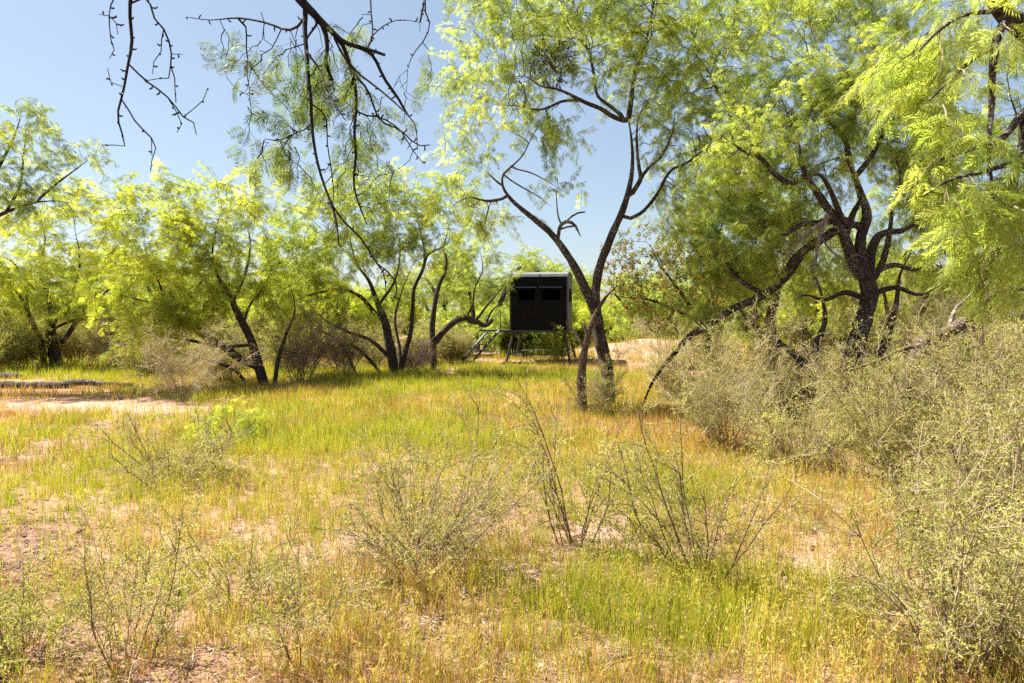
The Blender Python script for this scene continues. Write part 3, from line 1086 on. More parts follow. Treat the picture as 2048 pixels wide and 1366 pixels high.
t = Tree('mesquite_tree', 'tall open mesquite whose plumed crown rises highest over the fallen logs', 'tree', None, 14.0, 0.16, 27, M_BARK_FAR)
t.limb([(-190, 770, 34), (-180, 680, 30), (-150, 580, 26), (-110, 500, 22), (-60, 455, 18), (0, 430, 15), (50, 410, 12), (100, 402, 8), (140, 405, 5)], ground=True)
t.limb([(-60, 455, 12), (-30, 390, 10), (0, 330, 8), (30, 270, 6), (45, 215, 4)], dY=0.4)
t.limb([(10, 428, 7), (40, 370, 6), (48, 300, 5), (60, 250, 4)], dY=0.6)
t.limb([(70, 405, 6), (110, 370, 5), (150, 340, 4), (190, 310, 3)], dY=0.3)
t.grow([(40, 220, 40, 40), (80, 250, 45, 25), (30, 330, 60, 50), (110, 340, 60, 45), (170, 320, 35, 25), (10, 270, 40, 60), (60, 400, 80, 40), (150, 390, 60, 30), (-60, 330, 60, 90), (-120, 420, 80, 70), (30, 390, 70, 50), (110, 280, 40, 35)], 28, first=8)
t.finish()
t.leaves(FAR, 4, 0.5, (0.8, 1.3), jitter=0.15)

# ---- the big mesquite on the right
t = Tree('mesquite_tree', 'massive gnarled mesquite with many dark limbs rising out of the grey-green brush', 'tree', None, 9.4, 0.12, 28)
t.thin = 0.52
t.limb([(1672, 862, 84), (1680, 820, 80), (1690, 770, 76), (1708, 700, 72), (1730, 630, 68), (1738, 585, 70), (1726, 540, 62), (1721, 480, 52), (1734, 430, 48), (1722, 390, 42), (1709, 355, 36), (1700, 325, 30),
        (1692, 300, 24), (1700, 260, 16), (1715, 210, 12), (1720, 160, 9)], ground=True)
t.limb([(1726, 560, 44), (1707, 530, 42), (1692, 480, 40), (1668, 436, 36), (1645, 400, 32), (1617, 360, 28), (1604, 330, 24), (1598, 290, 16), (1580, 240, 11), (1560, 190, 8)], dY=-0.5)
t.limb([(1692, 470, 30), (1705, 430, 26), (1718, 405, 24), (1725, 385, 20)], dY=0.5)
t.limb([(1738, 560, 40), (1742, 505, 36), (1753, 477, 32), (1775, 464, 28), (1806, 461, 22), (1840, 440, 16), (1880, 400, 12), (1900, 350, 8)], dY=0.8)
t.limb([(1745, 565, 26), (1768, 516, 24), (1780, 460, 20), (1785, 420, 16), (1800, 360, 11), (1790, 300, 8)], dY=-0.4)
t.thin = 0.55
t.limb([(1680, 455, 30), (1666, 465, 32), (1621, 492, 30), (1591, 516, 30), (1570, 547, 30), (1553, 571, 30), (1519, 595, 30), (1481, 610, 29), (1447, 630, 29), (1409, 655, 30), (1375, 676, 30),
        (1352, 704, 28), (1325, 735, 27), (1303, 768, 25), (1287, 806, 22), (1284, 815, 20)], dY=1.9)
t.limb([(1648, 852, 34), (1640, 800, 33), (1621, 759, 31), (1601, 721, 30), (1573, 697, 28), (1539, 670, 27), (1502, 646, 26), (1478, 618, 24)], ground=True, dY=0.9)
t.thin = 0.9
t.limb([(1690, 440, 16), (1640, 445, 14), (1600, 450, 13), (1570, 470, 11), (1540, 455, 9), (1525, 462, 6)], dY=-0.3)
t.limb([(1612, 355, 14), (1580, 365, 13), (1545, 345, 12), (1525, 318, 11), (1500, 310, 10), (1470, 290, 8), (1440, 270, 6)], dY=-0.6)
t.limb([(1709, 355, 14), (1730, 330, 12), (1750, 300, 11), (1780, 245, 9), (1800, 235, 7), (1850, 220, 5)], dY=0.4)
t.limb([(1700, 325, 12), (1690, 280, 10), (1650, 230, 8), (1640, 170, 6), (1660, 110, 4)], dY=0.5)
t.limb([(1720, 450, 16), (1690, 445, 14), (1660, 380, 14), (1640, 350, 12), (1615, 355, 10)], dY=-0.7)
t.limb([(1755, 540, 14), (1790, 530, 12), (1830, 540, 10), (1870, 530, 8), (1900, 545, 5)], dY=0.5)
t.limb([(1702, 850, 30), (1722, 780, 28), (1760, 700, 24), (1790, 620, 18), (1800, 550, 13), (1830, 490, 9)], ground=True, dY=0.4)
t.limb([(1640, 848, 26), (1625, 780, 24), (1630, 700, 20), (1650, 640, 16), (1640, 580, 12), (1620, 530, 9)], ground=True, dY=-0.3)
t.limb([(1735, 600, 14), (1690, 585, 12), (1650, 600, 10), (1610, 590, 8), (1580, 605, 5)], dY=-0.5)
t.limb([(1740, 590, 14), (1790, 575, 12), (1840, 590, 10), (1880, 570, 7)], dY=-0.3)
t.limb([(1530, 590, 12), (1480, 560, 10), (1450, 520, 8), (1440, 470, 6), (1450, 430, 4)], dY=0.3)
t.grow([(1580, 250, 110, 70, -0.3), (1480, 300, 90, 60, -0.4), (1700, 200, 110, 80), (1650, 110, 120, 80), (1800, 260, 100, 80, 0.4), (1500, 380, 110, 70, 0.6), (1440, 440, 80, 70, 0.9), 
        (1850, 400, 90, 90, 0.9), (1540, 120, 80, 80, 0.5), (1780, 120, 80, 70, 0.6), (1830, 330, 60, 60), (1600, 20, 160, 60, 0.5), (1760, 20, 120, 60, 0.3), (1520, 200, 60, 60, 0.3), (1460, 520, 80, 60, 1.2), (1420, 610, 60, 30, 1.2), (1520, 470, 60, 50, 0.5), (1640, 200, 90, 60, -0.2), (1830, 520, 60, 40, 0.6)], 40, first=24)
t.finish(tip=0.0078, pipe=2.3)
t.leaves(FAR_L, 4, 0.72, (0.7, 1.15), jitter=0.15)
# dead grey twigs hanging in its fork
root = t.root
base = t.base
d = Tree('tmp', '', '', None, 9.0, 0.06, 31, M_DEAD)
d.limb([(1655, 430, 12), (1640, 470, 10), (1632, 520, 7), (1625, 570, 4)], Y0=8.95)
d.limb([(1650, 440, 8), (1600, 480, 7), (1570, 520, 5), (1550, 560, 3)], dY=-0.2)
d.limb([(1640, 470, 6), (1660, 500, 5), (1690, 520, 4), (1720, 505, 3)], dY=-0.2)
d.grow([(1640, 490, 80, 70), (1690, 480, 80, 60), (1590, 520, 60, 60), (1740, 560, 70, 50), (1660, 420, 60, 50), (1800, 560, 60, 50), (1620, 580, 60, 40)], 75, wiggle=0.5, up=-0.1)
d.finish(tip=0.0042)
for ch in list(d.root.children):
    ch.parent = root
    ch.location = Vector(d.base - base)
    ch.name = 'dead_twigs' if ch.name.startswith('branches') else 'dead_limb'
bpy.data.objects.remove(d.root)

# ---- mesquites closing the view behind it
t = Tree('mesquite_tree', 'leafy mesquite filling the gap behind the gnarled mesquite and the rust-tinged tree', 'tree', None, 14.0, 0.17, 32, M_BARK_FAR)
t.limb([(1545, 770, 30), (1550, 700, 28), (1540, 640, 24), (1555, 570, 20), (1540, 500, 16), (1520, 440, 12), (1500, 380, 9)], ground=True)
t.limb([(1545, 610, 14), (1500, 560, 12), (1460, 500, 10), (1420, 440, 8), (1390, 390, 5)], dY=0.3)
t.limb([(1552, 580, 14), (1600, 520, 11), (1630, 450, 8), (1640, 400, 6)], dY=0.5)
t.grow([(1420, 400, 90, 70), (1500, 400, 90, 80), (1400, 480, 80, 60), (1480, 520, 90, 60), (1600, 460, 90, 90, 0.6), (1380, 320, 50, 40), (1640, 560, 90, 50, 0.5), (1700, 480, 80, 80, 1.0)], 22, first=8)
t.finish()
t.leaves(FAR, 4, 0.80, (0.9, 1.4), jitter=0.15)

t = Tree('mesquite_tree', 'shaded mesquite with a leaning dark trunk behind the broken grey limb', 'tree', None, 9.9, 0.14, 33)
t.limb([(1955, 850, 50), (1950, 740, 46), (1945, 650, 44), (1955, 590, 42), (1972, 530, 40), (1996, 470, 38), (2018, 400, 32), (2035, 330, 26), (2040, 260, 18), (2020, 190, 12)], ground=True)
t.limb([(1960, 580, 22), (1930, 540, 18), (1900, 480, 14), (1880, 420, 10), (1890, 360, 7)], dY=0.6)
t.limb([(2030, 350, 16), (2070, 290, 13), (2110, 220, 10)], dY=0.3)
t.grow([(1900, 400, 90, 90, 0.5), (2000, 250, 90, 90, 0.2), (1980, 500, 80, 80, 0.8), (2080, 380, 70, 110), (1920, 250, 80, 80, 0.6), (2060, 560, 60, 60, 0.6), (2020, 130, 100, 80)], 30, first=12)
t.finish()
t.leaves(FAR, 4, 0.62, (0.8, 1.2), jitter=0.12)

# ---- broad-leaved tree with rust-coloured leaves
t = Tree('hackberry_tree', 'low broad-leaved tree with rust and olive leaves, right behind the twin-stemmed mesquite', 'tree', None, 13.4, 0.12, 34, M_BARK_FAR)
t.limb([(1430, 772, 24), (1425, 720, 22), (1410, 670, 18), (1385, 620, 14), (1350, 570, 11), (1320, 530, 8), (1300, 490, 6)], ground=True)
t.limb([(1395, 640, 11), (1350, 620, 9), (1300, 600, 7), (1255, 595, 5), (1225, 590, 3)], dY=-0.3)
t.limb([(1400, 650, 10), (1420, 590, 9), (1420, 530, 7), (1400, 490, 5)], dY=0.4)
t.grow([(1290, 520, 80, 70), (1340, 590, 90, 55, -0.2), (1250, 570, 40, 60), (1400, 540, 70, 70, 0.3), (1340, 490, 60, 40), (1290, 625, 60, 30), (1400, 620, 60, 40), (1460, 590, 60, 50, -0.6), (1330, 640, 50, 25, -0.5)], 42, first=8)
t.finish()
t.leaves(HACK, 5, 0.95, (0.7, 1.25), droop=0.0)

# ---- near mesquite on the right whose feathery boughs hang in front
t = Tree('mesquite_tree', 'bright lime mesquite with long feathery drooping boughs over the grey-green brush', 'tree', None, 4.2, 0.075, 35)
t.limb_w([(4.6, 3.3, -0.1, 0.17), (4.5, 3.4, 0.8, 0.15), (4.25, 3.6, 1.7, 0.13), (3.95, 3.9, 2.6, 0.10), (*P(2100, 120, 4.1), 0.08)])
t.limb_w([(*P(2100, 120, 4.1), 0.07), (*P(2045, 52, 4.1), 0.06), (*P(2010, 30, 4.1), 0.052), (*P(1990, 0, 4.1), 0.045), (*P(1960, -60, 4.0), 0.035)])
t.limb_w([(*P(2018, 40, 4.1), 0.028), (*P(1996, 70, 4.0), 0.025), (*P(1985, 140, 3.9), 0.020), (*P(1984, 200, 3.85), 0.016), (*P(1978, 300, 3.8), 0.011), (*P(1985, 380, 3.75), 0.007), (*P(1990, 450, 3.7), 0.005)])
t.limb_w([(*P(1986, 110, 4.0), 0.014), (*P(1945, 120, 3.9), 0.012), (*P(1900, 160, 3.8), 0.009), (*P(1860, 200, 3.7), 0.006)])
t.limb_w([(*P(2100, 200, 4.2), 0.03), (*P(2048, 225, 4.0), 0.024), (*P(2000, 280, 3.8), 0.016), (*P(1940, 300, 3.7), 0.011), (*P(1880, 320, 3.6), 0.007)])
t.limb_w([(*P(2048, 225, 4.0), 0.02), (*P(2040, 310, 3.9), 0.016), (*P(1980, 340, 3.7), 0.012), (*P(1900, 360, 3.6), 0.008), (*P(1850, 390, 3.5), 0.005)])
t.limb_w([(*P(1990, 20, 4.1), 0.016), (*P(1930, 30, 4.0), 0.012), (*P(1880, 60, 3.9), 0.009), (*P(1840, 100, 3.8), 0.006)])
t.grow([(1890, 250, 70, 90, -0.5, 0.35), (1920, 390, 60, 90, -0.6, 0.3), (1950, 470, 45, 60, -0.6, 0.3), (1880, 150, 80, 60, -0.3, 0.4), (1985, 350, 55, 110, -0.5, 0.3), (1860, 330, 35, 50, -0.6, 0.3), (1830, 70, 60, 60, 0.2, 0.4), (1950, 60, 60, 60, -0.2, 0.4), (2040, 380, 50, 80, -0.3, 0.3)], 190, first=60, up=-0.1)
t.finish(tip=0.0018)
t.leaves(NEAR_L, 3, 0.40, (0.9, 1.3), droop=0.5, jitter=0.03)

# ---- overhead mesquite whose bare knobbly twigs hang into the view
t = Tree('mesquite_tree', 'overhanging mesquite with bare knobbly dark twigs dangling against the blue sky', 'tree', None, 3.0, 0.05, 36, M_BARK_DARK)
t.limb_w([(-2.3, -1.2, -0.1, 0.16), (-2.15, -0.9, 0.8, 0.14), (-1.95, -0.3, 1.7, 0.12), (-1.65, 0.9, 2.6, 0.09), (-1.35, 2.0, 3.15, 0.065), (*P(560, -70, 2.9), 0.05)])
t.limb_w([(*P(560, -70, 2.9), 0.026), (*P(597, -5, 2.9), 0.021), (*P(625, 25, 2.9), 0.017), (*P(655, 55, 2.9), 0.013), (*P(690, 85, 2.9), 0.010), (*P(735, 98, 2.9), 0.007), (*P(770, 110, 2.9), 0.006)])
t.limb([(700, 92, 12), (740, 105, 11), (770, 160, 10), (795, 195, 9), (812, 225, 7), (818, 234, 5)])
t.limb([(612, 14, 17), (610, 60, 15), (614, 110, 13), (617, 160, 12), (622, 200, 11), (624, 250, 10), (632, 310, 9), (645, 360, 8), (660, 400, 8), (672, 440, 7), (678, 490, 4)], dY=-0.25)
t.limb([(664, 412, 7), (690, 445, 7), (723, 478, 7), (740, 505, 6), (756, 530, 6), (768, 548, 5), (772, 585, 3)], dY=-0.1)
t.limb([(758, 534, 5), (785, 552, 5), (795, 578, 4), (783, 605, 3)])
t.limb([(632, 32, 20), (648, 55, 17), (655, 90, 14), (652, 125, 11), (665, 160, 9)])
t.limb([(675, 70, 14), (690, 100, 13), (705, 150, 12), (713, 200, 10), (709, 260, 9), (712, 310, 8), (708, 370, 7), (722, 420, 5), (735, 450, 3)], dY=0.15)
t.limb([(700, 140, 8), (735, 180, 7), (760, 240, 6), (800, 260, 5), (835, 290, 4), (860, 290, 3)], dY=0.1)
t.limb([(660, 60, 8), (700, 130, 7), (760, 180, 6), (800, 215, 5), (830, 250, 4), (835, 300, 3)], dY=-0.2)
t.limb([(712, 230, 6), (760, 235, 5), (800, 260, 5), (825, 300, 4), (850, 330, 2)], dY=0.25)
t.limb([(640, 40, 9), (610, 90, 8), (640, 140, 7), (660, 190, 6), (690, 240, 4)], dY=-0.25)
t.limb([(612, 40, 9), (580, 60, 8), (530, 45, 6), (475, 36, 5), (420, 40, 3), (372, 34, 2)], dY=0.2)
t.limb([(480, 36, 7), (492, 55, 6), (494, 113, 5), (510, 145, 5), (528, 172, 3)])
t.limb([(494, 113, 4), (495, 160, 3), (500, 190, 3), (470, 175, 2), (452, 152, 2)])
t.limb([(624, 255, 6), (600, 262, 5), (560, 280, 4), (530, 278, 2)], dY=0.1)
t.limb([(622, 210, 5), (650, 230, 5), (655, 290, 4), (663, 340, 4), (668, 390, 3)], dY=0.1)
t.limb([(735, 98, 7), (745, 70, 6), (742, 20, 6), (740, -30, 5)], dY=0.2)
t.limb([(730, 85, 5), (770, 50, 4), (800, 40, 3), (840, 45, 2)], dY=0.2)
t.limb([(855, -40, 6), (850, 20, 5), (860, 50, 4), (845, 85, 4), (825, 110, 3), (815, 140, 2)], Y0=3.1, free=False)
# bare sprays on the open sky side
t.limb_w([(-1.55, 1.2, 2.7, 0.03), (-1.7, 1.9, 3.05, 0.022), (*P(270, -40, 2.6), 0.016)])
t.limb([(270, -40, 12), (261, 0, 11), (260, 34, 10), (264, 85, 10), (256, 130, 8), (247, 181, 7), (235, 232, 6), (243, 262, 5), (249, 294, 4), (228, 290, 3), (205, 290, 3)], Y0=2.6)
t.limb([(257, 135, 6), (280, 150, 6), (300, 168, 6), (325, 185, 6), (345, 205, 5), (369, 236, 5), (386, 243, 4), (393, 270, 3)])
t.limb([(369, 232, 4), (385, 218, 3), (402, 212, 3), (407, 195, 3), (415, 178, 2)])
t.limb([(344, 204, 4), (358, 235, 3), (365, 258, 3), (354, 265, 2)])
t.limb([(247, 200, 5), (262, 228, 5), (276, 250, 5), (298, 270, 5), (312, 292, 4), (305, 315, 3), (301, 342, 3)])
t.limb([(306, 284, 3), (298, 300, 2), (304, 312, 2)])
t.limb([(246, 182, 3), (222, 165, 3), (214, 150, 3), (215, 137, 2)])
t.limb([(262, 5, 7), (297, -5, 7), (302, 20, 7), (312, 42, 6), (332, 65, 6), (343, 110, 5), (341, 130, 5), (349, 154, 4), (350, 180, 3), (352, 205, 3)], dY=0.15)
t.limb([(343, 130, 4), (336, 158, 4), (318, 157, 3), (288, 162, 3)])
t.limb([(320, 52, 4), (324, 85, 4), (320, 110, 3), (307, 125, 3), (305, 148, 2)])
t.limb([(343, 103, 3), (355, 103, 3), (365, 108, 2)])
t.limb([(262, -10, 6), (232, -10, 5), (220, 15, 5), (219, 44, 4), (223, 85, 4), (229, 105, 3), (219, 117, 2)], dY=-0.1)
t.limb([(221, 25, 4), (210, 27, 3), (197, 29, 2)])
t.limb([(221, 25, 3), (232, 45, 3), (236, 70, 2)])
nodes_hang = len(t.pos)
t.grow([(700, 130, 120, 110, 0.0, 0.3), (620, 120, 80, 100, 0.0, 0.3), (770, 280, 90, 80, 0.0, 0.25), (660, 300, 60, 100, 0.0, 0.25), (720, 380, 50, 60, 0.0, 0.2), (590, 220, 50, 60, 0.0, 0.2), (450, 60, 60, 45, 0.1, 0.15), (560, 300, 50, 50, 0.1, 0.15), (840, 60, 60, 50, 0.2, 0.15), (540, 80, 60, 60, 0.0, 0.2), (830, 150, 40, 50, 0.1, 0.15)], 520, first=60, wiggle=0.45, up=-0.45)
t.spurs(0.03, 0.017, 0.014, 0.0034, 0)
t.finish(tip=0.0019)
t.leaves(NEAR, 2, 0.16, (0.75, 1.1), droop=0.6, jitter=0.01)

# ---- mistletoe
def mistletoe(px, py, Y, rad, label):
    c = P(px, py, Y)
    root = empty('mistletoe_clump', c - np.array([0, 0, rad]), label, 'mistletoe')
    n = 130
    d = rng.normal(size=(n, 3))
    d /= np.linalg.norm(d, axis=1)[:, None]
    p = c + d * rad * rng.random((n, 1)) ** 0.6
    off = c - np.array([0, 0, rad])
    scatter('foliage', p, euler_from(d + rng.normal(0, 0.3, d.shape), rng.uniform(0, 6, n)), rng.uniform(0.7, 1.2, n), MIST, root, off)
    mb = MB()
    for k in range(16):
        mb.tube([c - np.array([0, 0, rad * 0.5]), c + d[k] * rad * 0.4, c + d[k] * rad * 0.9], [0.008, 0.005, 0.002], 4)
    mb.obj('stem', [M_TWIGDARK], root, offset=off)


mistletoe(1108, 125, 11.3, 0.30, 'dark green mistletoe clump in the crown of the twin-stemmed mesquite')

# ---- far mesquites beyond the clearing: four kinds, copied
def far_proto(seed, h, w, loc, label, src):
    t = Tree('mesquite_tree', label, 'tree', 'far mesquites beyond the clearing', 30, 0.26, seed, M_BARK_FAR)
    x, y = loc
    z = float(gz(x, y))
    r = t.r
    for k in range(3):
        a = r.uniform(0, 6.28)
        dx, dy = math.cos(a) * w * 0.35, math.sin(a) * w * 0.35
        bx, by = x + math.cos(a) * 0.15, y + math.sin(a) * 0.15
        pts = [(bx, by, z - 0.2, 0.12), (bx + dx * 0.25, by + dy * 0.25, z + h * 0.18, 0.10), (bx + dx * 0.5, by + dy * 0.5, z + h * 0.4, 0.075), (bx + dx, by + dy, z + h * 0.65, 0.04)]
        lid = len(t.limb_mat)
        t.limb_mat.append(M_BARK_FAR)
        t.limb_name.append('trunk' if k == 0 else 'limb')
        if t.base is None:
            t.base = np.array([x, y, z])
        last = -1
        for q in resample(np.array(pts), 0.2):
            last = t._add(q[:3].copy(), last, q[3], lid, (-9999, -9999))
    A = []
    for k in range(9):
        c = np.array([x + r.normal(0, w * 0.22), y + r.normal(0, w * 0.22), z + h * r.uniform(0.35, 0.88)])
        dd = r.normal(size=(38, 3))
        dd /= np.linalg.norm(dd, axis=1)[:, None]
        A.append(c + dd * r.random((38, 1)) ** 0.4 * np.array([w * 0.2, w * 0.2, h * 0.13]))
    t.grow_w(np.vstack(A))
    t.finish(tip=0.004)
    t.leaves(src, 4, 0.95, (1.3, 2.0))
    return t.root


LAB_FAR = 'far feathery green mesquite in the thicket beyond the clearing'
protos = []
for k, (px, Y, h, w, src) in enumerate([(960, 27.0, 5.2, 4.2, FAR), (1105, 33.0, 4.6, 5.0, FAR), (640, 29.0, 4.3, 5.0, FAR_Y), (1300, 34.0, 3.9, 5.5, FAR_L)]):
    p = P(px, 626, Y)
    protos.append(far_proto(60 + k, h, w, (p[0], p[1]), LAB_FAR, src))
spots = [(60, 27), (190, 31), (330, 26), (430, 33), (540, 36), (760, 38), (880, 40), (1010, 41), (1200, 41), (1420, 36), (1530, 30), (1660, 26), (1790, 22), (1900, 27), (2010, 20), (-150, 28), (-60, 38), (1350, 46), (700, 47), (250, 44), (1150, 50), (930, 52), (480, 50), (1600, 42)]
for k, (px, Y) in enumerate(spots):
    p = P(px, 626, Y)
    copy_tree(protos[(k * 7 + 2) % 4], (p[0], p[1], float(gz(p[0], p[1]))), rng.uniform(0, 6.28), rng.uniform(0.72, 1.0), LAB_FAR, 'far mesquites beyond the clearing')

# ------------------------------------------------------------------ shrubs
def shrub(label, base, h, w, stems, src, density=1.0, mat=None, size=(0.8, 1.3), seed=0, lean=(0, 0), low=0.35, name='shrub', group=None, stem_r=0.006, cat='shrub', subs=6, leaf_from=0.25, open_=0.5):
    r = np.random.default_rng(1000 + seed)
    base = np.asarray(base, float)
    root = empty(name, base, label, cat, group)
    mb = MB()
    tp, td = [], []
    for k in range(stems):
        a = r.uniform(0, 6.28)
        u = r.random() ** open_
        L = h * r.uniform(0.42, 1.18) * (1 - 0.15 * u)
        out = (w / 2) / h * u
        d = unit(np.array([math.cos(a) * out + lean[0], math.sin(a) * out + lean[1], 1.0]))
        p = base + np.array([math.cos(a), math.sin(a), 0]) * r.uniform(0, 0.06 + 0.05 * w) + np.array([0, 0, -0.03])
        n = 9
        pts = [p]
        for i in range(n):
            d = unit(d + r.normal(0, 0.085, 3) + np.array([0, 0, 0.03 if i < 5 else -0.02]))
            pts.append(pts[-1] + d * L / n)
        pts = np.array(pts)
        r0 = stem_r * r.uniform(0.6, 1.25)
        mb.tube(pts, np.linspace(r0, r0 * 0.25, n + 1), 5 if r0 > 0.005 else 4)
        for j in range(subs):
            i = r.integers(1 + int(n * low * 0.5), n)
            q = pts[i]
            sd = unit(unit(pts[i] - pts[i - 1]) * 0.75 + r.normal(0, 0.55, 3) + np.array([math.cos(a) * 0.25, math.sin(a) * 0.25, 0.1]))
            sl = L * r.uniform(0.14, 0.42) * (1.15 - i / n * 0.6)
            sp = [q]
            m_ = 5
            for e in range(m_):
                sd = unit(sd + r.normal(0, 0.13, 3))
                sp.append(sp[-1] + sd * sl / m_)
            sp = np.array(sp)
            mb.tube(sp, np.linspace(r0 * 0.5, r0 * 0.18, m_ + 1), 3)
            nt = r.poisson(density * (2.0 + sl * 12))
            for e in range(nt):
                f = r.uniform(0.15, 1.0) * m_
                i0 = min(int(f), m_ - 1)
                tp.append(sp[i0] + (sp[i0 + 1] - sp[i0]) * (f - i0))
                td.append(sd + r.normal(0, 0.5, 3))
        for e in range(r.poisson(density * 5)):
            f = r.uniform(leaf_from, 1.0) * n
            i0 = min(int(f), n - 1)
            tp.append(pts[i0] + (pts[i0 + 1] - pts[i0]) * (f - i0))
            td.append(unit(pts[i0 + 1] - pts[i0]) + r.normal(0, 0.6, 3))
    o = mb.obj('stems', [mat or M_TWIG], root, offset=base)
    o['kind'] = 'stuff'
    if tp:
        tp = np.array(tp)
        z0 = gz(tp[:, 0], tp[:, 1]) + 0.02
        tp[:, 2] = np.maximum(tp[:, 2], z0)
        td = np.array(td)
        scatter('foliage', tp, euler_from(td, r.uniform(0, 6.28, len(tp))), r.uniform(size[0], size[1], len(tp)), src, root, base)
    return root


def shrub_px(label, px, py, hpx, wpx, stems, src, Y=None, **kw):
    b = on_ground(px, py)
    Yb = b[1]
    return shrub(label, b, hpx * Yb / F, wpx * Yb / F, stems, src, **kw)


# foreground shrubs standing in the grass
shrub_px('thin open shrub with few upright brown stems in front of the dead snag', 1150, 1085, 370, 400, 13, SHRUBG, density=0.30, mat=M_TWIGDARK, seed=1, subs=9, stem_r=0.006, open_=0.4)
shrub_px('wide vase-shaped shrub with dark fanning stems and tiny leaves over bright green grass', 1408, 1150, 390, 640, 15, SHRUBG, density=0.30, mat=M_TWIGDARK, seed=2, subs=9, stem_r=0.007, open_=0.4)
shrub_px('broad tangled grey-brown shrub with long bent twigs in the open grass', 830, 1125, 330, 880, 40, MIXB, density=0.34, mat=M_TWIGDARK, seed=3, subs=8, stem_r=0.0045, open_=0.4)
shrub_px('pale half-dry shrub leaning over a dark shadow beside the yellow sapling', 350, 975, 215, 620, 24, MIXB, density=0.40, mat=M_TWIGMID, seed=4, subs=8, stem_r=0.006, open_=0.4)
shrub_px('sparse shrub with dark single stems at the grassy corner by the pale half-dry shrub', 250, 1330, 330, 420, 9, SHRUB, density=0.4, mat=M_TWIGMID, seed=5, subs=9, stem_r=0.0042)
shrub_px('low leafy shrub with grey-green sprigs hugging the sandy corner', 20, 1340, 190, 340, 14, SHRUBG, density=0.42, mat=M_TWIG, seed=6)
shrub_px('very thin shrub of three or four bare brown stems over litter', 590, 1340, 270, 300, 6, SHRUB, density=0.4, mat=M_TWIGMID, seed=7, subs=8, stem_r=0.004)
shrub_px('small twiggy shrub with pale curling branchlets between bare stems and tangled shrub', 470, 1190, 200, 340, 10, MIXG, density=0.35, mat=M_TWIG, seed=8)
# the grey-green brush
GB = 'brush crowding under the gnarled mesquite'
shrub_px('largest grey-green shrub with dense tiny leaves and long arching twigs by the green grass', 1900, 1330, 520, 720, 30, MIXG, density=0.5, mat=M_TWIG, seed=10, subs=9, stem_r=0.006, open_=0.55)
shrub_px('tan-stemmed shrub with a thick bent dark stem, half inside the largest grey-green shrub', 2000, 1180, 420, 460, 24, MIXB, density=0.5, mat=M_TWIGDARK, seed=11, subs=8, stem_r=0.008)
for k, (px, py, h, w, st, src, mt, dn, lab) in enumerate([
        (1960, 1020, 380, 420, 38, MIXB, M_TWIG, 0.8, 'tan-twigged brush behind the largest grey-green shrub, below the broken grey limb'),
        (1790, 985, 320, 360, 34, MIXG, M_TWIG, 0.8, 'leafy grey-green brush in front of the dark stump of the broken limb'),
        (1600, 940, 200, 330, 34, MIXB, M_TWIG, 0.85, 'olive brush covering the foot of the stem that leans from the gnarled trunk'),
        (1450, 900, 230, 300, 36, MIXB, M_TWIGGREY, 0.7, 'pale straw-coloured brush bordering the open grass beside the resting limb'),
        (1880, 900, 280, 300, 34, MIXG, M_TWIG, 0.85, 'green leafy brush directly under the arch of the broken grey limb'),
        (2040, 900, 330, 260, 32, MIXB, M_TWIG, 0.85, 'tall tan brush under the far end of the broken grey limb'),
        (1530, 850, 150, 290, 34, MIXB, M_TWIG, 0.8, 'brush filling the gap between the resting limb and the leaning stem'),
        (1700, 900, 230, 240, 28, MIXB, M_TWIGDARK, 0.7, 'brown-stemmed brush wrapped round the base of the gnarled trunk'),
        (1400, 830, 170, 220, 24, MIXB, M_TWIGGREY, 0.6, 'thin straw-coloured brush at the tip of the resting limb'),
        (1800, 830, 260, 260, 30, BARE, M_TWIGGREY, 0.7, 'bare grey twiggy brush between the gnarled trunk and the dark stump'),
        (1600, 830, 150, 230, 30, BARE, M_TWIGDARK, 0.8, 'bare brown brush behind the leaning stem of the gnarled mesquite'),
        (1960, 800, 270, 240, 34, MIXG, M_TWIG, 0.9, 'dense green brush behind the arch of the broken grey limb'),
        (2080, 1000, 420, 300, 30, MIXG, M_TWIG, 0.85, 'tall grey-green brush flanking the tan-stemmed shrub'),
        (1850, 790, 240, 240, 30, MIXB, M_TWIGDARK, 0.8, 'shaded brown brush between the gnarled and the leaning mesquite'),
        (2060, 790, 300, 240, 30, MIXG, M_TWIG, 0.9, 'green brush at the foot of the shaded mesquite with leaning trunk'),
        (1560, 790, 210, 230, 28, MIXB, M_TWIG, 0.8, 'low olive brush behind the resting limb below the rust-tinged tree'),
        (1665, 812, 250, 170, 20, BARE, M_TWIGGREY, 0.9, 'tall bare grey brush close behind the gnarled trunk'),
        (1770, 800, 280, 190, 20, BARE, M_TWIG, 0.9, 'tall bare brown brush between the gnarled trunk and the lime boughs'),
        (1885, 812, 270, 200, 20, BARE, M_TWIGDARK, 0.9, 'tall dark bare brush behind the broken limb, under the lime boughs'),
        (1490, 872, 320, 190, 14, MIXB, M_TWIG, 0.75, 'tall thin olive shrub standing in front of the middle of the resting limb')]):
    shrub_px(lab, px, py, h, w, st, src, mat=mt, density=dn * 0.78, seed=20 + k, group=GB, subs=7, size=(0.9, 1.5))
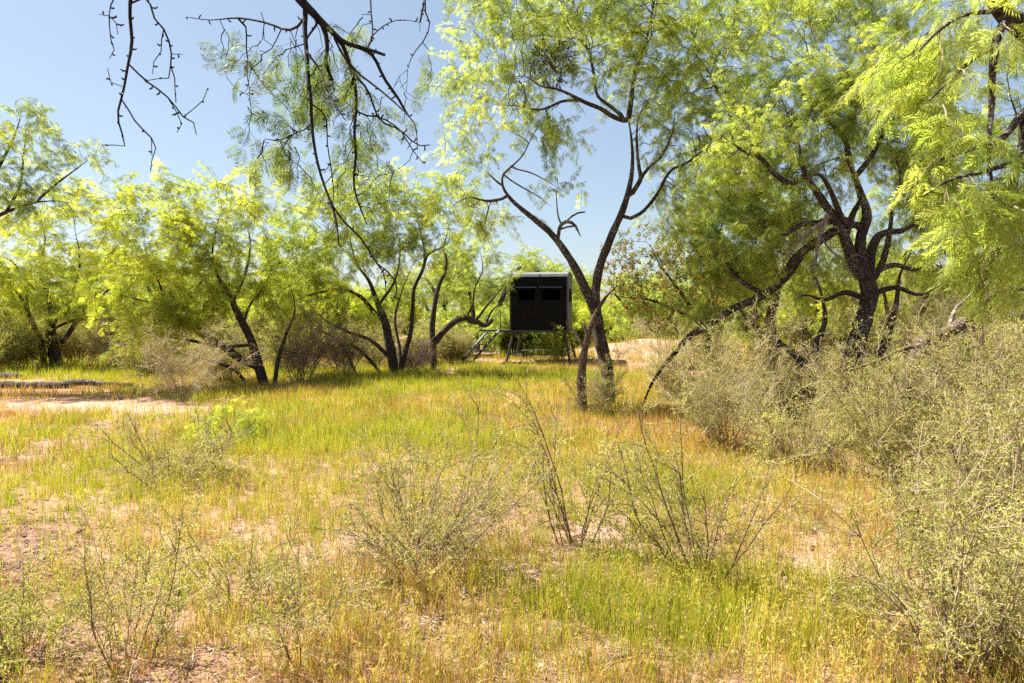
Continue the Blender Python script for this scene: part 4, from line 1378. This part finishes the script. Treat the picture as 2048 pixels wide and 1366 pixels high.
# mid-distance thorn brush under the mesquites
for lab, px, py, h, w, st, src, mt, dn, sd, sz in [
        ('pale straw-coloured dry shrub standing past the end of the fallen log', 370, 800, 185, 330, 26, SHRUBD, M_TWIGGREY, 0.6, 40, (1.1, 1.8)),
        ('tall brownish leafless brush between the yellow-green mesquite and the feathery mesquite', 600, 765, 170, 250, 40, BARE, M_TWIG, 0.9, 41, (1.2, 2.0)),
        ('olive brush under the leaning trunks of the yellow-green mesquite', 450, 765, 150, 220, 40, SHRUB, M_TWIG, 0.8, 42, (1.2, 2.0)),
        ('low brownish brush at the foot of the feathery mesquite', 690, 755, 150, 200, 36, BARE, M_TWIG, 0.9, 43, (1.2, 2.0)),
        ('dark green bush at the foot of the spreading mesquite beyond the logs', 30, 738, 130, 170, 40, SHRUBG, M_TWIGDARK, 1.3, 44, (1.5, 2.4)),
        ('shaded olive brush behind the trunks of the spreading mesquite beyond the logs', 160, 728, 110, 190, 40, SHRUB, M_TWIGDARK, 1.2, 45, (1.5, 2.4)),
        ('pale dead brush between the spreading mesquite and the straw-coloured dry shrub', 250, 735, 120, 160, 36, SHRUBD, M_TWIGGREY, 1.0, 46, (1.4, 2.2)),
        ('feathery green bush growing under the floor of the black blind', 1070, 716, 62, 150, 20, FAR_L, M_TWIG, 0.7, 47, (0.5, 0.9)),
        ('tall weedy bush between the blind leg and the dead snag', 1118, 730, 92, 70, 16, FAR_L, M_TWIG, 0.6, 48, (0.4, 0.7)),
        ('low brush at the foot of the stairs', 905, 728, 70, 110, 30, SHRUB, M_TWIG, 1.2, 49, (1.5, 2.4)),
        ('dry low bush on the red sandy bank', 1290, 700, 60, 110, 26, SHRUBD, M_TWIGGREY, 1.2, 50, (1.6, 2.6)),
        ('green low bush at the top of the red sandy bank', 1380, 690, 60, 130, 30, SHRUBG, M_TWIG, 1.4, 51, (1.7, 2.6)),
        ('olive bush half way up the red sandy bank', 1330, 704, 50, 100, 22, SHRUB, M_TWIG, 1.3, 55, (1.6, 2.6)),
        ('small feathery bush at the end of the red sandy bank beside the speckled stems', 1245, 706, 46, 90, 14, FAR_L, M_TWIG, 0.6, 56, (0.4, 0.7)),
        ('straw-coloured bush in front of the red sandy bank', 1430, 740, 80, 130, 26, SHRUB, M_TWIGGREY, 1.1, 57, (1.3, 2.0)),
        ('grey-green brush filling the space between the fallen logs and the straw-coloured shrub', 300, 752, 120, 210, 34, SHRUBG, M_TWIG, 1.0, 58, (1.3, 2.1)),
        ('olive brush behind the leaning trunks of the yellow-green mesquite', 400, 742, 130, 230, 34, SHRUB, M_TWIG, 1.0, 59, (1.4, 2.2)),
        ('olive brush behind the tall leafless brush', 570, 742, 140, 220, 34, SHRUBG, M_TWIG, 1.0, 60, (1.4, 2.2)),
        ('brush behind the forked stems of the feathery mesquite', 750, 735, 110, 200, 32, SHRUB, M_TWIG, 1.0, 61, (1.4, 2.2)),
        ('pale brush beside the thin upright stem near the arching limb', 850, 732, 90, 150, 28, SHRUB, M_TWIGGREY, 1.0, 62, (1.4, 2.2)),
        ('dark brush at the far end of the fallen logs', -20, 745, 140, 180, 30, SHRUBG, M_TWIG, 1.0, 63, (1.4, 2.2)),
        ('thin grassy shrub round the feet of the twin-stemmed mesquite', 1190, 830, 150, 170, 14, SHRUB, M_TWIGGREY, 0.7, 52, (1.0, 1.5)),
        ('dry shrub leaning beside the limb that rests on the ground', 1330, 800, 170, 180, 26, SHRUB, M_TWIGGREY, 0.7, 53, (1.0, 1.6)),
        ('brown brush between the feathery mesquite and the thin upright stem', 820, 748, 80, 120, 26, BARE, M_TWIGDARK, 1.1, 54, (1.3, 2.0))]:
    shrub_px(lab, px, py, h, w, st, src, mat=mt, density=dn, seed=sd, size=sz, group='brush under the mesquites')
# far bushes closing the horizon
fb = []
LAB_FB = 'far round green bush in the scrub along the horizon'
for k, (src, mt) in enumerate([(FAR_Y, M_TWIGDARK), (FAR, M_TWIGDARK), (FAR_L, M_TWIG)]):
    p = P([700, 1000, 1240][k], 626, 30 + 2 * k)
    fb.append(shrub(LAB_FB, (p[0], p[1], float(gz(p[0], p[1]))), 1.7, 3.2, 26, src, 0.9, mt, (1.1, 1.9), 70 + k, group='far bushes along the horizon', stem_r=0.014))
for k in range(44):
    px = -150 + k * 54 + rng.uniform(-25, 25)
    Y = rng.choice([26, 31, 37, 46, 58]) + rng.uniform(-2, 2)
    p = P(px, 626, Y)
    copy_tree(fb[k % 3], (p[0], p[1], float(gz(p[0], p[1]))), rng.uniform(0, 6.28), rng.uniform(0.8, 1.35), LAB_FB, 'far bushes along the horizon')

# ---- young mesquite sapling in the grass
t = Tree('mesquite_sapling', 'small bright yellow mesquite sapling glowing above the pale half-dry shrub', 'sapling', None, 8.2, 0.06, 75, M_TWIGDARK)
t.limb([(470, 898, 6), (465, 870, 5), (455, 845, 4), (450, 825, 2)], ground=True)
t.limb([(468, 885, 4), (490, 860, 3), (515, 840, 2)], dY=0.1)
t.limb([(465, 870, 3), (430, 850, 3), (405, 835, 2)], dY=-0.1)
t.grow([(450, 850, 75, 28), (510, 855, 45, 30), (480, 890, 60, 22), (400, 855, 40, 22)], 90, kill=2.6, iters=12, first=2, up=-0.1)
t.finish(tip=0.0016)
t.leaves(FAR_Y, 4, 0.42, (0.55, 0.85))

# ------------------------------------------------------------------ fallen wood
def log(name, label, pts, Y, mat, cat='log', sides=12, stubs=(), lift=0.0):
    """pts: (px, py, width px) along a stem lying at depth Y."""
    W = np.array([(*P(x, y, Y), w * Y / F / 2) for x, y, w in pts])
    base = np.array([W[:, 0].mean(), W[:, 1].mean(), float(gz(W[:, 0].mean(), W[:, 1].mean()))])
    g = gz(W[:, 0], W[:, 1])
    if lift == 0.0:
        W[:, 2] = np.maximum(W[:, 2], g + W[:, 3] * 0.55)
        W[:, 2] = np.minimum(W[:, 2], g + W[:, 3] * 1.9)
    R = resample(W, 0.07)
    root = empty(name, base, label, cat)
    mb = MB()
    mb.tube(R[:, :3], R[:, 3], sides, 0.11)
    mb.obj('trunk', [mat], root, offset=base)
    for (pp, rr) in stubs:
        mb = MB()
        Q = np.array([(*P(x, y, Y + dy), w * Y / F / 2) for x, y, w, dy in pp])
        Q = resample(Q, 0.06)
        mb.tube(Q[:, :3], Q[:, 3], 8, 0.08)
        mb.obj('branch_stub', [rr], root, offset=base)
    return root


log('fallen_log', 'long cracked dark log lying across the bare sand', [(-60, 780, 17), (0, 778, 18), (40, 777, 18), (90, 776, 17), (130, 771, 17), (150, 766, 15), (175, 765, 13), (210, 769, 12), (240, 771, 11), (264, 770, 7)], 14.6, M_BARK)
log('fallen_log', 'short thick dark log end lying at the edge of the sand behind the long log', [(-60, 764, 16), (-10, 763, 17), (20, 758, 16), (38, 753, 13), (44, 754, 8)], 16.8, M_BARK)
log('fallen_log', 'thin dark log half sunk in green grass under the spreading mesquite', [(78, 742, 7), (100, 739, 9), (120, 737, 8), (128, 736, 5)], 19.5, M_BARK)
log('broken_limb', 'thick broken grey-brown limb arching up out of the brush on a dark stump', [(1805, 815, 30), (1812, 775, 32), (1825, 735, 34), (1842, 700, 36), (1855, 680, 36), (1880, 672, 26), (1905, 660, 25), (1930, 645, 24), (1960, 636, 20), (1990, 640, 18), (2020, 634, 17), (2060, 630, 16), (2120, 640, 15)], 7.6, M_LIMB, 'dead limb', 12,
    [([(1925, 648, 15, 0), (1950, 625, 14, -0.1), (1975, 598, 12, -0.2), (2000, 583, 11, -0.2), (2050, 578, 10, -0.2), (2100, 590, 8, -0.2)], M_LIMB),
     ([(1812, 870, 34, 0), (1806, 830, 36, 0), (1808, 800, 38, 0)], M_BARK),
     ([(1895, 665, 9, 0), (1910, 620, 7, 0.1), (1940, 590, 5, 0.2), (1960, 560, 3, 0.2)], M_DEAD),
     ([(1850, 690, 10, 0), (1800, 700, 8, -0.2), (1760, 720, 6, -0.3), (1700, 740, 4, -0.4)], M_BROWNDEAD)], lift=1.0)


def stick(label, pts, mat, wid=1.0):
    W = []
    for x, y, w in pts:
        b = on_ground(x, y)
        W.append((b[0], b[1], b[2] + w * b[1] / F * 0.5 + 0.012, w * b[1] / F / 2))
    R = resample(np.array(W), 0.03)
    mb = MB()
    mb.tube(R[:, :3], R[:, 3], 6, 0.06)
    base = R[len(R) // 2, :3]
    o = mb.obj('fallen_stick', [mat], None, offset=base)
    o.location = base
    tag(o, label, 'stick')


stick('curved bare stick lying on the bare sand below the green grass', [(1195, 1340, 8), (1225, 1327, 9), (1260, 1318, 8), (1300, 1314, 6), (1340, 1320, 4), (1368, 1310, 2)], M_DEAD)
stick('short dark stick half buried beside the curved bare stick', [(1140, 1318, 6), (1165, 1326, 6), (1190, 1334, 5)], M_BARK)
stick('slender fallen twig under the thin bare-stemmed shrub', [(690, 1180, 4), (650, 1225, 4), (600, 1260, 3), (540, 1290, 2)], M_TWIGDARK)
stick('pale fallen twig at the foot of the tangled grey-brown shrub', [(905, 1165, 4), (930, 1185, 4), (920, 1205, 3), (945, 1225, 2)], M_DEAD)

# ------------------------------------------------------------------ the hunting blind
M_BLACK = plain_material('black_panel', (0.0055, 0.0055, 0.006), 0.85, 0.45, 2.0, spec=0.15)
M_GREYP = plain_material('grey_trim', (0.065, 0.065, 0.063), 0.6, 0.15, 6.0, spec=0.2)
M_ROOF = plain_material('pale_roof', (0.13, 0.133, 0.127), 0.6, 0.25, 4.0, spec=0.2)
M_HOOD = plain_material('blue_grey_hood', (0.005, 0.0055, 0.007), 0.95, 0.2, 5.0, spec=0.05)
M_STEEL = plain_material('black_steel', (0.02, 0.02, 0.02), 0.45, 0.3, 10.0, spec=0.5)
M_TREAD = plain_material('worn_tread', (0.10, 0.09, 0.08), 0.7, 0.3, 15.0)


def build_blind():
    Yb = 20.6
    rot = math.radians(-9.5)
    c = P(1077, 660, Yb)
    fx, fy = c[0], c[1]
    zf = c[2]                                            # floor height
    base = np.array([fx, fy, float(gz(fx, fy))])
    root = empty('hunting_blind', base, 'square black box hunting blind raised on splayed steel legs with outside stairs', 'hunting blind', None, rot)
    W, D, H = 1.75, 1.75, 1.66
    z0 = zf - base[2]
    hw = W / 2
    y0, y1 = 0.0, D
    ax = 0.03

    def part(name, mb, mats, parent=root, smooth=False):
        return mb.obj(name, mats, parent, smooth)

    # front panel with two openings
    wx = [(-0.62, -0.12), (0.10, 0.66)]
    wz = (z0 + 0.90, z0 + 1.22)
    mb = MB()
    mb.box((-hw, y0, z0), (hw, y0 + ax, wz[0]))
    mb.box((-hw, y0, wz[1]), (hw, y0 + ax, z0 + H))
    mb.box((-hw, y0, wz[0]), (wx[0][0], y0 + ax, wz[1]))
    mb.box((wx[0][1], y0, wz[0]), (wx[1][0], y0 + ax, wz[1]))
    mb.box((wx[1][1], y0, wz[0]), (hw, y0 + ax, wz[1]))
    fp = part('front_panel', mb, [M_BLACK])
    for k in range(9):
        mb = MB()
        x = -hw + 0.14 + k * (W - 0.28) / 8
        mb.box((x - 0.012, y0 - 0.008, z0 + 0.04), (x + 0.012, y0 - 0.0005, wz[0] - 0.09))
        part('panel_rib', mb, [M_BLACK], fp)
    for (a, b) in wx:
        mb = MB()
        f = 0.035
        for lo, hi in (((a - f, wz[0] - f), (b + f, wz[0])), ((a - f, wz[1]), (b + f, wz[1] + f)), ((a - f, wz[0]), (a, wz[1])), ((b, wz[0]), (b + f, wz[1]))):
            mb.box((lo[0], y0 - 0.02, lo[1]), (hi[0], y0 - 0.001, hi[1]))
        wf = part('window_frame', mb, [M_BLACK])
        mb = MB()
        mb.add([(a - 0.07, y0 - 0.022, wz[1] + 0.11), (b + 0.07, y0 - 0.022, wz[1] + 0.11), (b + 0.07, y0 - 0.13, wz[1] + 0.05), (a - 0.07, y0 - 0.13, wz[1] + 0.05),
                (a - 0.07, y0 - 0.022, wz[1] + 0.085), (b + 0.07, y0 - 0.022, wz[1] + 0.085), (b + 0.07, y0 - 0.13, wz[1] + 0.025), (a - 0.07, y0 - 0.13, wz[1] + 0.025)], None,
               [(0, 1, 2, 3), (7, 6, 5, 4), (3, 2, 6, 7), (0, 3, 7, 4), (1, 5, 6, 2), (0, 4, 5, 1)])
        part('window_hood', mb, [M_HOOD], wf)
    mb = MB()
    for a, b in ((-hw + 0.003, wx[0][0] - 0.04), (wx[0][1] + 0.04, wx[1][0] - 0.04), (wx[1][1] + 0.04, hw - 0.003)):
        mb.box((a, y0 - 0.012, wz[0] + 0.13), (b, y0 - 0.001, wz[0] + 0.16))
    part('belt_trim', mb, [M_HOOD])
    # side panels, back panel
    for sx in (-1, 1):
        mb = MB()
        xo, xi = sx * hw, sx * (hw - ax)
        lo, hi = min(xo, xi), max(xo, xi)
        wy = (0.55, 1.15)
        ya, yb = y0 + ax + 0.002, y1 - ax - 0.002
        mb.box((lo, ya, z0), (hi, yb, wz[0]))
        mb.box((lo, ya, wz[1]), (hi, yb, z0 + H))
        mb.box((lo, ya, wz[0]), (hi, wy[0], wz[1]))
        mb.box((lo, wy[1], wz[0]), (hi, yb, wz[1]))
        sp = part('side_panel', mb, [M_GREYP])
        mb = MB()
        f = 0.04
        xx = (sx * (hw + 0.001), sx * (hw + 0.022))
        xa, xb = min(xx), max(xx)
        for (a, b, cc, e) in ((wy[0] - f, wy[1] + f, wz[0] - f, wz[0]), (wy[0] - f, wy[1] + f, wz[1], wz[1] + f), (wy[0] - f, wy[0], wz[0], wz[1]), (wy[1], wy[1] + f, wz[0], wz[1])):
            mb.box((xa, a, cc), (xb, b, e))
        part('window_frame', mb, [M_BLACK], sp)
    mb = MB()
    mb.box((-hw, y1 - ax, z0), (hw, y1, z0 + H))
    part('back_panel', mb, [M_BLACK])
    # corner trim
    for sx in (-1, 1):
        mb = MB()
        mb.box((sx * hw - (0.03 if sx > 0 else 0.008), y0 - 0.006, z0 + 0.002), (sx * hw + (0.008 if sx > 0 else 0.03), y0 + 0.05, z0 + H - 0.002))
        part('corner_trim', mb, [M_GREYP])
    # barrel roof: arc from front to back
    mb = MB()
    n = 14
    a = np.linspace(0, math.pi, n)
    ys = (y0 + y1) / 2 - np.cos(a) * (D / 2 + 0.03)
    zs = z0 + H - 0.055 + np.sin(a) ** 0.55 * 0.17
    V, q = [], []
    for sx in (-hw - 0.012, hw + 0.012):
        for i in range(n):
            V.append((sx, ys[i], zs[i]))
        for i in range(n):
            V.append((sx, (y0 + y1) / 2 - math.cos(a[i]) * (D / 2 + 0.012), zs[i] - (0.03 if 0 < i < n - 1 else 0.0) - 0.002))
    k = 2 * n
    for i in range(n - 1):
        q += [(i, i + 1, k + i + 1, k + i), (n + i, k + n + i, k + n + i + 1, n + i + 1), (i, n + i, n + i + 1, i + 1), (k + i, k + i + 1, k + n + i + 1, k + n + i)]
    mb.add(np.array(V), None, q)
    rf = part('roof', mb, [M_ROOF], smooth=False)
    for sx in (-1, 1):                                   # closing lunette under the roof arc
        mb = MB()
        x = sx * (hw - 0.012)
        V = [(x, (y0 + y1) / 2 - math.cos(a[i]) * (D / 2 - 0.01), max(zs[i] - 0.034, z0 + H)) for i in range(n)] + [(x, (y0 + y1) / 2, z0 + H)]
        mb.add(np.array(V), [(i, i + 1, n) if sx < 0 else (i + 1, i, n) for i in range(n - 1)], None)
        part('gable', mb, [M_GREYP], rf)
    mb = MB()
    mb.box((0.02, y0 - 0.02, z0 + H - 0.01), (0.05, y0 - 0.007, z0 + H + 0.03))
    part('roof_clip', mb, [M_ROOF], rf)
    # floor and landing
    mb = MB()
    mb.box((-hw - 0.04, y0 - 0.04, z0 - 0.07), (hw + 0.04, y1 + 0.04, z0 - 0.002))
    part('floor', mb, [M_STEEL])
    mb = MB()
    mb.box((-hw - 1.0, y0 + 0.25, z0 - 0.06), (-hw - 0.042, y0 + 1.15, z0 - 0.012))
    part('landing', mb, [M_STEEL])
    # splayed legs
    gl = lambda x, y: float(gz(fx + x * math.cos(rot) - y * math.sin(rot), fy + x * math.sin(rot) + y * math.cos(rot))) - base[2]
    feet = []
    for sx in (-1, 1):
        for (yt, sy) in ((y0 + 0.12, -0.24), (y1 - 0.12, 0.24)):
            top = np.array([sx * (hw - 0.10), yt, z0 - 0.05])
            bot = np.array([sx * (hw + 0.12), yt + sy, 0])
            bot[2] = gl(bot[0], bot[1]) - 0.05
            mb = MB()
            mb.tube([top, (top + bot) / 2, bot], [0.042, 0.042, 0.042], 8)
            part('leg', mb, [M_STEEL])
            feet.append((top, bot))
    for i, j in ((0, 2), (1, 3), (0, 1), (2, 3)):
        a_, b_ = feet[i][0] * 0.35 + feet[i][1] * 0.65, feet[j][0] * 0.35 + feet[j][1] * 0.65
        mb = MB()
        mb.tube([a_, b_], [0.02, 0.02], 6)
        part('brace', mb, [M_STEEL])
    # stairs down from the landing, towards the left
    st = MB()
    top = np.array([-hw - 0.55, y0 + 0.25, z0 - 0.02])
    bot = np.array([-hw - 1.42, y0 - 0.15, 0])
    bot[2] = gl(bot[0], bot[1]) - 0.03
    side = np.array([0.18, -0.03, 0.0])
    for s_ in (-1, 1):
        st.tube([top + side * s_, bot + side * s_], [0.035, 0.035], 4)
    stair = part('stair', st, [M_STEEL])
    for k in range(6):
        f = (k + 0.5) / 6.3
        cpt = top + (bot - top) * f
        mb = MB()
        mb.box((cpt[0] - 0.17, cpt[1] - 0.09, cpt[2] - 0.012), (cpt[0] + 0.17, cpt[1] + 0.09, cpt[2] + 0.016))
        part('step', mb, [M_TREAD], stair)
    mb = MB()
    l0 = np.array([-hw - 0.98, y0 + 0.27, z0 - 0.02])
    up = np.array([0, 0, 0.62])
    l1 = np.array([-hw - 0.35, y0 + 0.27, z0 - 0.02])
    mb.tube([l1, l1 + up], [0.016, 0.016], 6)
    mb.tube([l1 + up, (l0 + l1) / 2 + up * 0.55, l0 + np.array([0, 0, 0.02])], [0.014] * 3, 6)
    part('landing_rail', mb, [M_STEEL])
    mb = MB()
    h0 = l0 + np.array([-0.02, -0.03, -0.06])
    h1 = h0 + np.array([-0.35, -0.1, -0.42])
    h2 = h1 + np.array([0.22, 0.02, -0.2])
    mb.tube([h0, h1, h2], [0.012] * 3, 6)
    part('handrail', mb, [M_STEEL])


build_blind()

# ------------------------------------------------------------------ grass, litter and clods
def wedge(n, r0, r1, power=1.0, half=1.05):
    """Random ground points in a fan round the view, denser near the camera by power."""
    n = int(n)
    u = rng.random(n)
    e = 2.0 - power
    rr = (r0 ** e + u * (r1 ** e - r0 ** e)) ** (1 / e)
    a = rng.uniform(-half, half, n)
    return rr * np.sin(a), rr * np.cos(a)


def cover(x, y):
    """How much of the soil the grass covers, 0..1, and how green it is, 0..1."""
    c = 0.54 - 0.29 * np.clip((7.5 - y) / 2.5, 0, 1) + 0.42 * noise2(x, y, 0.9, 1) + (0.45 + 0.35 * np.clip((7.5 - y) / 2.5, 0, 1)) * noise2(x, y, 0.2, 3)
    g = 0.38 + 0.12 * np.clip((y - 7.0) / 2.5, 0, 1) + 0.50 * noise2(x, y, 1.6, 2) + 0.25 * noise2(x, y, 0.5, 4)
    # bare sand by the logs
    sand = np.exp(-((x + 8.4) / 2.6) ** 2 - ((y - 11.6) / 1.2) ** 2) * (0.75 + 0.5 * noise2(x, y, 0.35, 1))
    c = c - 1.6 * sand
    # lush strip in the middle of the clearing
    lush = np.exp(-((x + 1.0) / 3.8) ** 2 - ((y - 13.2) / 3.4) ** 2)
    c = c + 0.5 * lush
    g = g + 0.22 * lush
    # shaded fringe under the mesquites
    fr = np.exp(-((y - 17.5) / 1.8) ** 2) * (x < 2)
    c = c + 0.4 * fr
    g = g + 0.5 * fr
    # green patch in front
    gp = np.exp(-((x - 1.1) / 0.9) ** 2 - ((y - 3.7) / 0.6) ** 2)
    c = c + 0.5 * gp
    g = g + 0.65 * gp
    bank = np.exp(-((x - 5.2) / 3.5) ** 2 - ((y - 22.5) / 2.0) ** 2)
    c = c + 0.05 * bank
    # dry foreground
    dry = np.clip((5.5 - y) / 3.0, 0, 1) * np.clip(0.4 - x, 0, 1)
    g = g - 0.25 * dry
    return np.clip(c, 0.03, 1), np.clip(g, 0, 1)


def grass(n, r0, r1, power, sets, size, label, prefix):
    n = int(n * 1.3)
    x, y = wedge(n, r0, r1, power)
    c, g = cover(x, y)
    keep = rng.random(n) < c
    x, y, g = x[keep], y[keep], g[keep]
    pick = np.clip(g + rng.normal(0, 0.16, len(g)), 0, 0.999)
    for k, (src, lo, hi, nm, lab) in enumerate(sets):
        m = (pick >= lo) & (pick < hi)
        xx, yy = x[m], y[m]
        k_ = len(xx)
        if not k_:
            continue
        eul = np.stack([rng.normal(0, 0.13, k_), rng.normal(0, 0.13, k_), rng.uniform(0, 6.28, k_)], -1)
        s = rng.uniform(size[0], size[1], k_)
        o = scatter(nm, np.stack([xx, yy, gz(xx, yy)], -1), eul, np.stack([s, s, s * rng.uniform(0.8, 1.25, k_)], -1), src)
        tag(o, lab, 'grass')


grass(34000, 1.5, 9.0, 0.9, [(TUFT_O, -1, 0.30, 'dry_grass', 'orange dry grass wisps standing in the sand of the foreground'), (TUFT_Y, 0.30, 0.55, 'straw_grass', 'straw-yellow grass mixed through the foreground'),
                             (TUFT_G, 0.55, 2, 'green_grass', 'fresh green grass tufts in patches round the foreground shrubs')], (0.55, 1.1), '', 'near')
grass(7000, 2.0, 8.0, 0.9, [(STALK, -1, 0.5, 'grass_stalks', 'tall orange seed stalks scattered through the foreground grass'), (STALKG, 0.5, 2, 'green_stalks', 'tall green seed stalks scattered through the foreground grass')], (0.6, 1.05), '', 'near')
grass(30000, 8.0, 24.0, 1.2, [(FTUFT_O, -1, 0.27, 'dry_grass', 'orange dry grass across the clearing round the mesquites'), (FTUFT_Y, 0.27, 0.76, 'straw_grass', 'straw-yellow grass across the clearing round the mesquites'),
                              (FTUFT_G, 0.76, 2, 'green_grass', 'bright yellow-green grass strip across the clearing under the mesquites')], (0.7, 1.25), '', 'mid')
grass(16000, 22.0, 70.0, 1.3, [(FTUFT_Y, -1, 0.5, 'straw_grass', 'straw-yellow grass in the scrub beyond the blind'), (FTUFT_G, 0.5, 2, 'green_grass', 'green grass in the scrub beyond the blind')], (1.3, 2.6), '', 'far')

x, y = wedge(52000, 1.2, 12.0, 1.1)
m = rng.random(len(x)) < np.clip(0.35 + 0.8 * noise2(x, y, 0.35, 2), 0.06, 1)
x, y = x[m], y[m]
o = scatter('litter', np.stack([x, y, gz(x, y)], -1), np.stack([np.zeros(len(x)), np.zeros(len(x)), rng.uniform(0, 6.28, len(x))], -1), rng.uniform(0.5, 1.3, len(x)), LITTER)
tag(o, 'dry leaf and twig litter strewn over the sand', 'litter')
x, y = wedge(22000, 1.2, 11.0, 1.1)
m = rng.random(len(x)) < np.clip(0.3 + 0.9 * noise2(x, y, 0.5, 4), 0.08, 1)
x, y = x[m], y[m]
s = rng.uniform(0.004, 0.017, len(x)) * (1 + 1.5 * (rng.random(len(x)) < 0.05))
o = scatter('soil_crumbs', np.stack([x, y, gz(x, y)], -1), rng.uniform(0, 6.28, (len(x), 3)) * np.array([0.1, 0.1, 1]), s, CLODS)
tag(o, 'small sandy clods scattered over the ground', 'soil')

x, y = wedge(6800, 2.2, 11.0, 1.0)
m = rng.random(len(x)) < np.clip(0.35 + 0.9 * noise2(x, y, 0.6, 3), 0.04, 1)
x, y = x[m], y[m]
n = len(x)
d = rng.normal(0, 0.45, (n, 3)) + np.array([0, 0, 1.0])
o = scatter('weeds', np.stack([x, y, gz(x, y) - 0.01], -1), euler_from(d, rng.uniform(0, 6.28, n)), rng.uniform(0.5, 1.35, n), SHRUBG + SHRUB + SHRUBD)
tag(o, 'scattered little weeds and seedlings among the foreground grass', 'weeds')
